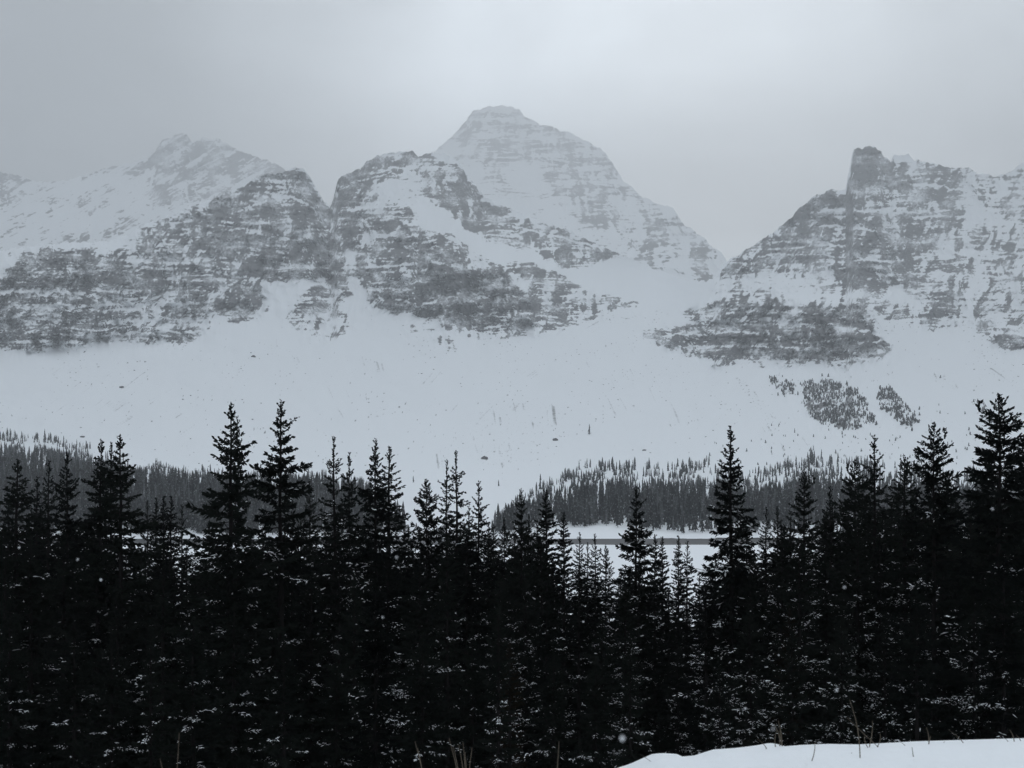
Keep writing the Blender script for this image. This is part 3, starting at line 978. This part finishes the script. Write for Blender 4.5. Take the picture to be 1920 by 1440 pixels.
G_TALL = 'tall spruces rising above the forest wall'
TALL = [
    (33, 867, 36, 'clumpy', 1.15, 'bushy black spruce nearest the photo\'s left edge with a rounded clumpy top'),
    (70, 898, 46, 'spire', 0.9, 'short narrow spruce between the leftmost bushy tree and a slim pair'),
    (92, 868, 44, 'spire', 0.85, 'slim pointed spruce, left one of a close pair near the left edge'),
    (126, 853, 42, 'clumpy', 0.8, 'slim taller spruce, right one of a close pair near the left edge'),
    (190, 830, 37, 'clumpy', 0.85, 'black spruce with round top, left trunk of a dense three-topped clump'),
    (209, 834, 40, 'spire', 0.7, 'thin middle spire of the dense three-topped clump left of centre'),
    (225, 822, 36, 'clumpy', 1.05, 'tallest right-hand spruce of the dense three-topped clump at left'),
    (276, 942, 58, 'spire', 0.75, 'small thin spruce at the left end of a low row of five'),
    (293, 937, 60, 'column', 0.75, 'second thin spruce in the low row of five left of the tall pair'),
    (307, 934, 57, 'column', 0.95, 'third and fullest thin spruce in the low row of five'),
    (321, 934, 59, 'column', 0.85, 'fourth thin spruce in the low row of five, beside the fullest'),
    (341, 949, 56, 'spire', 0.8, 'fifth small spruce in the low row, left of the tall clumpy pair'),
    (433, 763, 31, 'clumpy', 1.0, 'tall clumpy black spruce, left one of the two tallest left of centre'),
    (445, 786, 31.6, 'spire', 0.55, 'slender second leader hugging the right side of the tall clumpy spruce'),
    (527, 752, 33, 'ragged', 0.95, 'tall ragged spruce with gaps between boughs, right of the tallest left pair'),
    (581, 902, 50, 'spire', 0.85, 'small pointed spruce between the tall ragged tree and an open-topped one'),
    (626, 823, 41, 'open', 0.95, 'open spruce with a long bare leader, left of a shorter twin'),
    (655, 852, 44, 'tiered', 0.75, 'shorter spruce with drooping boughs beside the bare-leader tree'),
    (705, 824, 40, 'ragged', 0.85, 'full dark spruce with a pointed leader, left of a close pair near centre'),
    (731, 842, 42, 'spire', 1.2, 'straight-sided spruce with thin leader, right of a close pair near centre'),
    (800, 902, 44, 'broad', 0.74, 'dense smooth-sided conical spruce standing alone before the avalanche slope'),
    (838, 866, 44, 'open', 0.75, 'loose spruce, left half of a twin standing before the snow slope'),
    (855, 849, 42, 'open', 0.9, 'loose taller spruce, right half of a twin before the snow slope'),
    (879, 952, 52, 'spire', 0.8, 'low dark spruce tucked between the loose twin and a thin spire'),
    (898, 906, 46, 'spire', 0.9, 'thin spire with bare tip right of the loose twin'),
    (945, 972, 54, 'fill', 0.7, 'low blunt spruce between the thin spire and the centre pair'),
    (977, 917, 45, 'ragged', 0.75, 'scrappy topped spruce left of the two dark columns'),
    (992, 968, 50, 'spire', 0.8, 'low spruce leaning close to the scrappy topped tree'),
    (1024, 923, 47, 'column', 1.1, 'tall dark column of a spruce left of the lake gap'),
    (1057, 964, 50, 'column', 0.95, 'shorter feathery column of a spruce against the frozen lake'),
    (1087, 1001, 56, 'spire', 0.85, 'small spruce with bare leader in front of the dark water strip'),
    (1102, 1020, 60, 'spire', 0.8, 'tiny spruce between two leaders in front of the frozen lake'),
    (1115, 1004, 55, 'spire', 0.85, 'small spruce with crossed leader shoots before the lake ice'),
    (1136, 1024, 58, 'bushy', 0.7, 'low bushy spruce left of the open white lake patch'),
    (1193, 913, 42, 'ragged', 0.85, 'tall ragged spruce standing between two white lake patches'),
    (1228, 1006, 50, 'column', 0.85, 'low slim spruce touching the right side of the ragged lake tree'),
    (1242, 1010, 52, 'column', 0.85, 'low dark column at the left rim of the narrow lake gap'),
    (1272, 1008, 54, 'column', 0.8, 'small upright spruce, left one of two in the narrow lake gap'),
    (1289, 1017, 54, 'spire', 0.85, 'small upright spruce, right one of two in the narrow lake gap'),
    (1370, 803, 36, 'tiered', 1.0, 'tall tiered spruce with drooping snow-edged boughs and long leader'),
    (1437, 954, 50, 'spire', 0.8, 'small pointed spruce, left of a pair right of the tiered tree'),
    (1457, 953, 50, 'spire', 0.85, 'small pointed spruce, right of a pair right of the tiered tree'),
    (1507, 885, 40, 'bushy', 0.8, 'spruce with a spiky forked crown top right of the small pair'),
    (1556, 916, 46, 'spire', 0.9, 'thin snowy spruce between the fork-topped tree and a dense cone'),
    (1602, 866, 40, 'broad', 0.72, 'dense dark cone left of the slim snow-specked spire'),
    (1639, 821, 38, 'spire', 0.95, 'slim snow-specked spire rising between two dense dark cones'),
    (1695, 858, 36, 'bushy', 0.95, 'blunt round-topped spruce left of the broad black spruce'),
    (1752, 797, 32, 'broad', 0.75, 'broad black spruce with stepped shoulders, second tallest at right'),
    (1872, 744, 27, 'broad', 0.95, 'huge broad black spruce, tallest at the right edge'),
    (1932, 800, 30, 'clumpy', 1.0, 'black spruce cut by the right edge behind the huge one'),
]
SHORT = {33: 'the leftmost bushy tree', 70: 'the short narrow left spruce', 92: 'the slim left pair', 126: 'the slim left pair', 190: 'the three-topped clump', 209: 'the three-topped clump', 225: 'the three-topped clump', 276: 'the low row of five', 293: 'the low row of five', 307: 'the low row of five', 321: 'the low row of five', 341: 'the low row of five', 433: 'the tall clumpy spruce', 445: 'the tall clumpy spruce', 527: 'the tall ragged spruce', 581: 'the small pointed spruce', 626: 'the bare-leader tree', 655: 'the droopy twin', 705: 'the full dark centre spruce', 731: 'the straight-sided spruce', 800: 'the lone smooth cone', 838: 'the loose twin', 855: 'the loose twin', 879: 'the thin spire', 898: 'the thin spire', 945: 'the low blunt spruce', 977: 'the scrappy topped tree', 992: 'the scrappy topped tree', 1024: 'the tall dark column', 1057: 'the feathery column', 1087: 'the small lake leaders', 1102: 'the small lake leaders', 1115: 'the small lake leaders', 1136: 'the low bushy lake spruce', 1193: 'the ragged lake tree', 1228: 'the ragged lake tree', 1242: 'the dark lake column', 1272: 'the narrow lake gap pair', 1289: 'the narrow lake gap pair', 1370: 'the tall tiered spruce', 1437: 'the small pointed pair', 1457: 'the small pointed pair', 1507: 'the fork-topped spruce', 1556: 'the thin snowy spruce', 1602: 'the dense dark cone', 1639: 'the snow-specked spire', 1695: 'the blunt round-topped spruce', 1752: 'the broad stepped spruce', 1872: 'the huge right spruce', 1932: 'the edge-cut tree'}


def beside(px):
    """Words that place a column of the wood by the nearest tall tree."""
    best = min(TALL, key=lambda q: abs(q[0] - px))
    side = 'left of' if px < best[0] - 9 else ('right of' if px > best[0] + 9 else 'under')
    return side + ' ' + SHORT[best[0]]


for t_ in TALL:
    place_spruce(*t_[:5], t_[5], G_TALL)

# the packed lower wall of the wood
zones = [('black', 'spruces packed in the left of the wood', -160, 560),
         ('snow-flecked', 'spruces packed in the middle of the wood', 560, 1200),
         ('snow-laden', 'spruces packed in the right of the wood', 1200, 2080)]


def floor_line(px):
    """Highest row that the filling trees may reach at a column (the lake shows above it)."""
    return np.interp(px, [-200, 60, 200, 255, 270, 365, 390, 560, 620, 700, 760, 800, 870, 930, 1010, 1040, 1110, 1150, 1185, 1225, 1262, 1320, 1345, 1420, 1480, 1560, 1700, 2100],
                     [945, 940, 935, 980, 1012, 1016, 965, 950, 945, 945, 990, 970, 965, 985, 985, 1050, 1040, 1088, 1022, 1036, 1098, 1062, 985, 985, 965, 935, 905, 865])


fr = random.Random(77)
for lab, grp, xa, xb in zones:
    for (ya, yb, dmin, dmax, spacing, row) in ((50, 66, 18, 60, 42, 'rearmost'), (44, 62, 0, 70, 25, 'back'), (30, 42, 30, 150, 50, 'middle'), (17, 27, 130, 300, 80, 'front')):
        x = xa + fr.uniform(0, spacing)
        while x < xb:
            px = x + fr.uniform(-0.3, 0.3) * spacing
            py = float(floor_line(px)) + fr.uniform(dmin, dmax)
            Y = fr.uniform(ya, yb)
            if xa < 0:
                kind = fr.choice(['spire', 'spire', 'open', 'column', 'fill'] if row in ('back', 'rearmost') else ['fill', 'fill', 'spire', 'clumpy', 'fill'])
            elif xb > 1900:
                kind = fr.choice(['spire', 'spire', 'snowy', 'open', 'column'] if row in ('back', 'rearmost') else ['snowy', 'snowy', 'fill', 'snowy', 'bushy'])
            else:
                kind = fr.choice(['spire', 'spire', 'column', 'open', 'fill'] if row in ('back', 'rearmost') else ['fill', 'snowy', 'fill', 'spire'])
            if row == 'rearmost':
                kind = 'fill'
            place_spruce(px, py, Y, kind, fr.uniform(0.85, 1.15) * (1.35 if row == 'rearmost' else 1), '%s spruce in the %s row of the wood, %s' % (lab, row, beside(px)), grp)
            x += spacing
# trees farther down towards the lake close the view between the trunks
for k in range(32):
    px = -150 + 2220 * (k + fr.random()) / 32
    Y = fr.uniform(66, 100)
    py = float(floor_line(px)) + fr.uniform(45, 90)
    place_spruce(px, py, Y, fr.choice(['fill', 'fill']), 1.5, 'dim spruce deepest in the wood, ' + beside(px), 'spruces deep in the wood')
for px, py, Y in ((392, 978, 48), (300, 1006, 62), (560, 985, 50), (612, 978, 52), (765, 986, 52), (870, 982, 55), (925, 986, 55), (1008, 986, 55), (1400, 978, 52)):
    place_spruce(px, py, Y, 'fill', 1.0, 'low dark spruce closing a gap in the wood, ' + beside(px), 'spruces closing gaps in the wood')
place_spruce(1480, 1140, 22, 'brown', 1.0, 'young reddish-brown spruce in front of the snowy trees right of centre', 'young brown spruces')
place_spruce(955, 1205, 20, 'brown', 1.1, 'young brown-tinged spruce low in the middle of the dark wood', 'young brown spruces')


# ------------------------------------------------------------------ the forest across the lake
def far_tree(seed, tiers, pts, trunk=True):
    """Unit-high ragged conifer: stacked jagged skirts round a thin stem."""
    r = np.random.default_rng(seed)
    v, f = [], []
    R = 0.105 if tiers > 4 else 0.26
    for i in range(tiers):
        z = 0.10 + 0.86 * (i / tiers) + r.uniform(-0.01, 0.01)
        rad = R * (1 - z) ** 0.75 * r.uniform(0.8, 1.2) + 0.012
        h = 0.86 / tiers * 1.9
        b = len(v)
        v.append((0, 0, min(1.0, z + h)))
        a0 = r.uniform(0, 6.28)
        for k in range(pts):
            a = a0 + 2 * math.pi * k / pts
            q = rad * (r.uniform(0.85, 1.3) if k % 2 == 0 else r.uniform(0.35, 0.6))
            v.append((q * math.cos(a), q * math.sin(a), z - (0.02 if k % 2 == 0 else -0.03) + r.uniform(-0.01, 0.01)))
        for k in range(pts):
            f.append((b, b + 1 + k, b + 1 + (k + 1) % pts))
    b = len(v)
    for k in range(3):
        a = 2 * math.pi * k / 3
        v.append((0.012 * math.cos(a), 0.012 * math.sin(a), -0.05))
    v.append((0, 0, 0.9))
    for k in range(3):
        f.append((b + k, b + (k + 1) % 3, b + 3))
    return np.array(v), np.array(f)


def skyline(px):
    return min(t[1] + max(0, abs(px - t[0]) - 6) * 3.2 for t in TALL)


LEFT_EDGE = [(-320, 785), (0, 806), (60, 822), (130, 832), (180, 842), (260, 870), (330, 872), (390, 884), (470, 890), (560, 888), (620, 888), (680, 905), (720, 940),
             (755, 985), (780, 1010)]
RIGHT_EDGE = [(915, 1000), (945, 970), (975, 945), (1010, 920), (1060, 888), (1120, 876), (1200, 874), (1350, 876), (1400, 886), (1440, 888), (1480, 872), (1520, 858),
              (1600, 872), (1700, 880), (1800, 890), (1920, 880), (2260, 870)]
far_r = np.random.default_rng(31)
n_try = 80000
cpx, cpy = far_r.uniform(-300, 2240, n_try), far_r.uniform(785, 1003, n_try)
left_side = cpx < 800
ce = np.where(left_side, np.interp(cpx, [p[0] for p in LEFT_EDGE], [p[1] for p in LEFT_EDGE]), np.interp(cpx, [p[0] for p in RIGHT_EDGE], [p[1] for p in RIGHT_EDGE]))
ce = ce + 7 * perlin(cpx / 60, cpx * 0 + 1.5, 4)
cshore = np.interp(cpx, [990, 1000, 1040, 1110, 1180, 1250, 1320, 1330], [1002, 992, 990, 988, 995, 999, 1001, 1002])
dpt = (cpy - ce) / np.maximum(10.0, 1000 - ce)
cl = fbm(cpx / 38, cpy / 15, 3, 0.5, 41)
wl = sstep(0.15, 0.5, dpt)
dense = (0.16 + 2.6 * sstep(-0.22, 0.22, cl)) * (1 - wl) + np.where(left_side, 1.35, 1.5) * wl + 0.9 * cl * wl
cshore = cshore + 5 * fbm(cpx / 24, cpx * 0 + 2.2, 3, 0.6, 58)
dense = dense - 1.3 * (((cpx - 1052) / 38) ** 2 + ((cpy - 945) / 14) ** 2 < 1) - 0.75 * ((cpx > 1000) & (cpy > 984))
keep = (cpy > ce) & (cpy < cshore) & (far_r.random(n_try) * 2.6 < dense) & ((cpx < 780) | (cpx > 915))
hp = np.where(left_side, 13 + 36 * sstep(0.08, 0.5, dpt), 17 + 30 * sstep(0.25, 0.7, dpt)) * far_r.uniform(0.45, 1.25, n_try)
cand = [(float(a_), float(b_), float(h_)) for a_, b_, h_ in zip(cpx[keep], cpy[keep], hp[keep])][:11500]
# spindly outliers named by sight
for px, py, h in ((84, 832, 30), (1013, 920, 34), (1325, 866, 14), (1330, 866, 13), (1105, 815, 22), (775, 905, 14), (935, 912, 14), (1490, 812, 10), (1525, 845, 12)):
    cand.append((px, py, float(h)))
# stunted trees on the open slope under the right-hand cliffs
PATCH = [[(1440, 706), (1490, 725), (1500, 748), (1470, 742), (1446, 726)],
         [(1512, 714), (1562, 714), (1602, 728), (1622, 752), (1645, 792), (1600, 808), (1545, 802), (1522, 782), (1500, 750)],
         [(1645, 724), (1682, 740), (1710, 772), (1722, 802), (1690, 797), (1652, 762)],
         [(1822, 752), (1838, 752), (1866, 790), (1845, 792)]]
small = []
for poly, n in zip(PATCH, (170, 1700, 700, 110)):
    xs_, ys_ = [p[0] for p in poly], [p[1] for p in poly]
    k = 0
    while k < n:
        a, b = far_r.uniform(min(xs_) - 8, max(xs_) + 8), far_r.uniform(min(ys_), max(ys_))
        if not in_poly(np.array([a + 17 * float(perlin(np.array([a / 14]), np.array([b / 14]), 9)[0])]), np.array([b + 11 * float(perlin(np.array([a / 14]), np.array([b / 14]), 10)[0])]), poly)[0]:
            continue
        k += 1
        if float(fbm(np.array([a / 20]), np.array([b / 16]), 3, 0.6, 47)[0]) < -0.12 and far_r.random() < 0.8:
            continue
        small.append((a, b, float(far_r.uniform(3, 8))))
for k in range(260):
    a, b = far_r.uniform(1330, 1830), far_r.uniform(690, 872)
    if b < 700 + 0.02 * (a - 1330) or far_r.random() > 0.25 + 0.75 * (b > 815) or (a < 1430 and b < 820):
        continue
    small.append((a, b, float(far_r.uniform(3, 8))))

vis = [(h * (1.0 if p[1] - h < skyline(p[0]) else 0.05) * (1.0 if 0 < p[0] < 1920 else 0.02), p) for p, h in ((c, c[2]) for c in cand)]
vis.sort(key=lambda q: -q[0])
singles = [p for _, p in vis[:290]]
rest = [p for _, p in vis[290:]]
FAR_HI = []
for s_ in range(5):
    v, f = far_tree(400 + s_, 9, 14)
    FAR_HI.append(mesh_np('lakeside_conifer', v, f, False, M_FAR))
fl = random.Random(3)
for i, (px, py, h) in enumerate(singles):
    x, y, z = front_point(px, py)
    hh = h / F * y
    o = link('lakeside_conifer', FAR_HI[i % 5], None, (x, y, z - 0.04 * hh), category='tree', group='conifers of the forest across the lake',
             label='small hazy conifer across the lake, seen ' + beside(px))
    w_ = hh * fl.uniform(0.75, 1.25)
    o.scale = (w_, w_, hh)
    o.rotation_euler = (0, 0, fl.uniform(0, 6.28))


def forest_stuff(name, pts, label, tiers=5, pn=6):
    protos = [far_tree(500 + k, tiers, pn) for k in range(6)]
    V, Fc, off, tone = [], [], 0, []
    for i, (px, py, h) in enumerate(pts):
        x, y, z = front_point(px, py)
        hh = h / F * y
        v, f = protos[i % 6]
        tone.append(np.full(len(v), fl.random()))
        a = fl.uniform(0, 6.28)
        c, s = math.cos(a), math.sin(a)
        w_ = hh * fl.uniform(0.75, 1.3)
        q = np.stack([(v[:, 0] * c - v[:, 1] * s) * w_ + x, (v[:, 0] * s + v[:, 1] * c) * w_ + y, v[:, 2] * hh + z - 0.03 * hh], 1)
        V.append(q)
        Fc.append(f + off)
        off += len(v)
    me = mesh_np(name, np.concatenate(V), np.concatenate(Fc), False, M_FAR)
    me.attributes.new('tone', 'FLOAT', 'POINT').data.foreach_set('value', np.concatenate(tone).astype(np.float32))
    link(name, me, kind='stuff', label=label, category='forest')


forest_stuff('lakeside_forest', rest, 'hazy dark conifer forest along the far shore of the lake')
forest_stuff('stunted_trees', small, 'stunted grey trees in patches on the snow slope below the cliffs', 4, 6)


# ------------------------------------------------------------------ boulders on the snow slope
def rock_mesh(seed, name='boulder'):
    r = np.random.default_rng(seed)
    ph = (1 + 5 ** 0.5) / 2
    v = np.array([(-1, ph, 0), (1, ph, 0), (-1, -ph, 0), (1, -ph, 0), (0, -1, ph), (0, 1, ph), (0, -1, -ph), (0, 1, -ph), (ph, 0, -1), (ph, 0, 1), (-ph, 0, -1), (-ph, 0, 1)], float)
    v /= np.linalg.norm(v[0])
    f = np.array([(0, 11, 5), (0, 5, 1), (0, 1, 7), (0, 7, 10), (0, 10, 11), (1, 5, 9), (5, 11, 4), (11, 10, 2), (10, 7, 6), (7, 1, 8), (3, 9, 4), (3, 4, 2), (3, 2, 6), (3, 6, 8),
                  (3, 8, 9), (4, 9, 5), (2, 4, 11), (6, 2, 10), (8, 6, 7), (9, 8, 1)])
    v = v * r.uniform(0.7, 1.25, (12, 1)) * np.array([1.0, 0.7, 0.55])
    return v, f


for k, (px, py, wpx, lab) in enumerate([
        (908, 861, 9, 'large dark boulder alone on the snow slope above the loose twin spruces'),
        (228, 727, 5, 'dark boulder high on the left snow slope under the layered cliffs'),
        (475, 669, 5, 'dark rock below the snow fan between the left cliffs'),
        (154, 820, 5, 'dark boulder on the slope just above the left forest edge'),
        (1042, 826, 7, 'flat dark rock in the debris streaks right of the avalanche slope'),
        (545, 787, 4, 'small dark rock on the snow right of the tall ragged spruce top'),
        (1208, 845, 4, 'small dark rock on the snow above the far forest, right of centre')]):
    v, f = rock_mesh(60 + k)
    x, y, z = front_point(px, py)
    s_ = wpx / F * y
    link('boulder', mesh_np('boulder', v * s_, f, False, M_BOULDER), None, (x, y, z + 0.15 * s_), category='boulder', label=lab, group='boulders on the snow slope')
V, Fc, off = [], [], 0
for k in range(900):
    px, py = far_r.uniform(-200, 2100), far_r.uniform(640, 880)
    if float(fbm(np.array([px / 120]), np.array([py / 60]), 3, 0.5, 52)[0]) + 0.1 < far_r.uniform(-0.3, 0.8):
        continue
    v, f = rock_mesh(900 + k)
    x, y, z = front_point(px, py)
    s_ = far_r.uniform(0.6, 1.6) ** 1.8 / F * y
    V.append(v * s_ + np.array([x, y, z]))
    Fc.append(f + off)
    off += 12
link('scattered_stones', mesh_np('scattered_stones', np.concatenate(V), np.concatenate(Fc), False, M_BOULDER), kind='stuff',
     label='small dark stones scattered over the snow slope', category='stones')


# ------------------------------------------------------------------ dry stalks on the roadside bank
def tube(points, r0, r1, n=5):
    pts = np.array(points, float)
    v, f = [], []
    m = len(pts)
    for i, p in enumerate(pts):
        rr = r0 + (r1 - r0) * i / (m - 1)
        for k in range(n):
            a = 2 * math.pi * k / n
            v.append(p + np.array([rr * math.cos(a), rr * math.sin(a), 0]))
    for i in range(m - 1):
        for k in range(n):
            f.append((i * n + k, i * n + (k + 1) % n, (i + 1) * n + (k + 1) % n, (i + 1) * n + k))
    return np.array(v), np.array(f)


def stalk(px0, py0, px1, py1, Y, bend, lean, r0):
    P0 = np.array([(px0 - CX) / F * Y, Y, (HZ - py0) / F * Y])
    P0[2] = min(P0[2], float(ground_z(P0[0], Y)) - 0.03)
    Y1 = Y + lean
    P1 = np.array([(px1 - CX) / F * Y1, Y1, (HZ - py1) / F * Y1])
    pts = []
    for t in np.linspace(0, 1, 7):
        pts.append(P0 + (P1 - P0) * t + np.array([bend, 0, abs(bend) * 0.5]) * math.sin(t * math.pi))
    return tube(pts, r0, r0 * 0.4)


TUFTS = [
    ('tall crossing dry stalks on the crest of the snow bank', [(1613, 1408, 1593, 1312, .02), (1655, 1405, 1588, 1345, -.01), (1628, 1402, 1636, 1352, .01), (1632, 1402, 1622, 1378, -.02), (1640, 1402, 1650, 1375, .02)]),
    ('frayed upright dry stalks behind the bump of the snow bank', [(1462, 1404, 1452, 1358, .015), (1466, 1404, 1459, 1352, .01), (1455, 1404, 1456, 1370, -.01), (1440, 1406, 1420, 1385, .01), (1470, 1405, 1463, 1366, -.012)]),
    ('single thin stalk on the bank right of the crossing stalks', [(1741, 1398, 1737, 1364, .01), (1739, 1398, 1745, 1380, .0)]),
    ('slanting stalk on the bank left of the bank\'s right end', [(1812, 1396, 1778, 1368, .01), (1760, 1398, 1772, 1390, .0)]),
    ('short stalks at the right end of the bank crest', [(1902, 1396, 1893, 1368, .01), (1915, 1394, 1905, 1378, .01), (1898, 1396, 1885, 1385, .0)]),
    ('fan of dry grass stems at the bottom edge left of centre', [(868, 1450, 842, 1384, .01), (872, 1450, 868, 1392, .01), (878, 1450, 885, 1402, -.01), (866, 1450, 850, 1400, .012), (874, 1450, 860, 1396, .01), (880, 1450, 872, 1410, .0)]),
    ('two dry grass blades left of the fan of stems', [(806, 1450, 778, 1390, .008), (802, 1450, 783, 1402, .008)]),
    ('bent dry stalk at the bottom left of the dark wood', [(318, 1450, 336, 1374, .012), (322, 1425, 300, 1422, .01)]),
    ('thin leaning twig left of the low snow mound', [(1228, 1434, 1200, 1415, .004), (1040, 1450, 1048, 1390, .004)]),
    ('short blades poking through the bank below its crest', [(1593, 1420, 1597, 1411, .0), (1714, 1411, 1710, 1401, .0), (1520, 1408, 1528, 1392, .01), (1700, 1401, 1690, 1392, .006)]),
]
for lab, stems in TUFTS:
    V, Fc, off = [], [], 0
    for (a, b, c, d, bend) in stems:
        v, f = stalk(a, b, c, d, 7.7 if b > 1406 and a > 1230 else 8.05, bend, fl.uniform(-0.15, 0.15), 0.0042)
        V.append(v)
        Fc.append(f + off)
        off += len(v)
    V = np.concatenate(V)
    base = V[0].copy()
    link('dry_grass', mesh_np('dry_grass', V - base, np.concatenate(Fc), True, M_STALK), None, tuple(base), category='dry grass', label=lab, group='dry stalks on the roadside bank')

# ------------------------------------------------------------------ falling snow
fr2 = np.random.default_rng(12)
n = 520
Yf = fr2.uniform(1.6, 30, n)
pxf, pyf = fr2.uniform(-60, 1980, n), fr2.uniform(-40, 1440, n)
C = np.stack([(pxf - CX) / F * Yf, Yf, (HZ - pyf) / F * Yf], 1)
gz = ground_z(C[:, 0], C[:, 1])
C = C[(C[:, 2] > gz + 0.2) & ((pyf > 820) | (Yf > 14))]
n = len(C)
rad = fr2.uniform(0.0022, 0.0048, n)
base = np.array([(1, 0, 0), (-1, 0, 0), (0, 1, 0), (0, -1, 0), (0, 0, 1), (0, 0, -1)], float)
V = (C[:, None, :] + base[None] * rad[:, None, None] * fr2.uniform(0.6, 1.4, (n, 6, 1))).reshape(-1, 3)
Fc = (OCTA_F[None] + (np.arange(n) * 6)[:, None, None]).reshape(-1, 3)
link('falling_snow', mesh_np('falling_snow', V, Fc, True, M_FLAKE), kind='stuff', label='snowflakes drifting in the air', category='snowflakes')

# ------------------------------------------------------------------ haze
HB = [(-7500, -300, -21), (7500, 14400, 4900)]
(x0, y0, z0), (x1, y1, z1) = HB
hv = np.array([(x0, y0, z0), (x1, y0, z0), (x1, y1, z0), (x0, y1, z0), (x0, y0, z1), (x1, y0, z1), (x1, y1, z1), (x0, y1, z1)], float)
hf = np.array([(0, 3, 2, 1), (4, 5, 6, 7), (0, 1, 5, 4), (1, 2, 6, 5), (2, 3, 7, 6), (3, 0, 4, 7)])
mh = bpy.data.materials.new('haze_air')
mh.use_nodes = True
mh.node_tree.nodes.clear()
ho = mh.node_tree.nodes.new('ShaderNodeOutputMaterial')
pv = mh.node_tree.nodes.new('ShaderNodeVolumePrincipled')
pv.inputs['Color'].default_value = (0.755, 0.77, 0.785, 1)
pv.inputs['Density'].default_value = HAZE_DENSITY
pv.inputs['Anisotropy'].default_value = 0.5
mh.node_tree.links.new(pv.outputs['Volume'], ho.inputs['Volume'])
link('haze', mesh_np('haze', hv, hf, False, mh), kind='stuff')
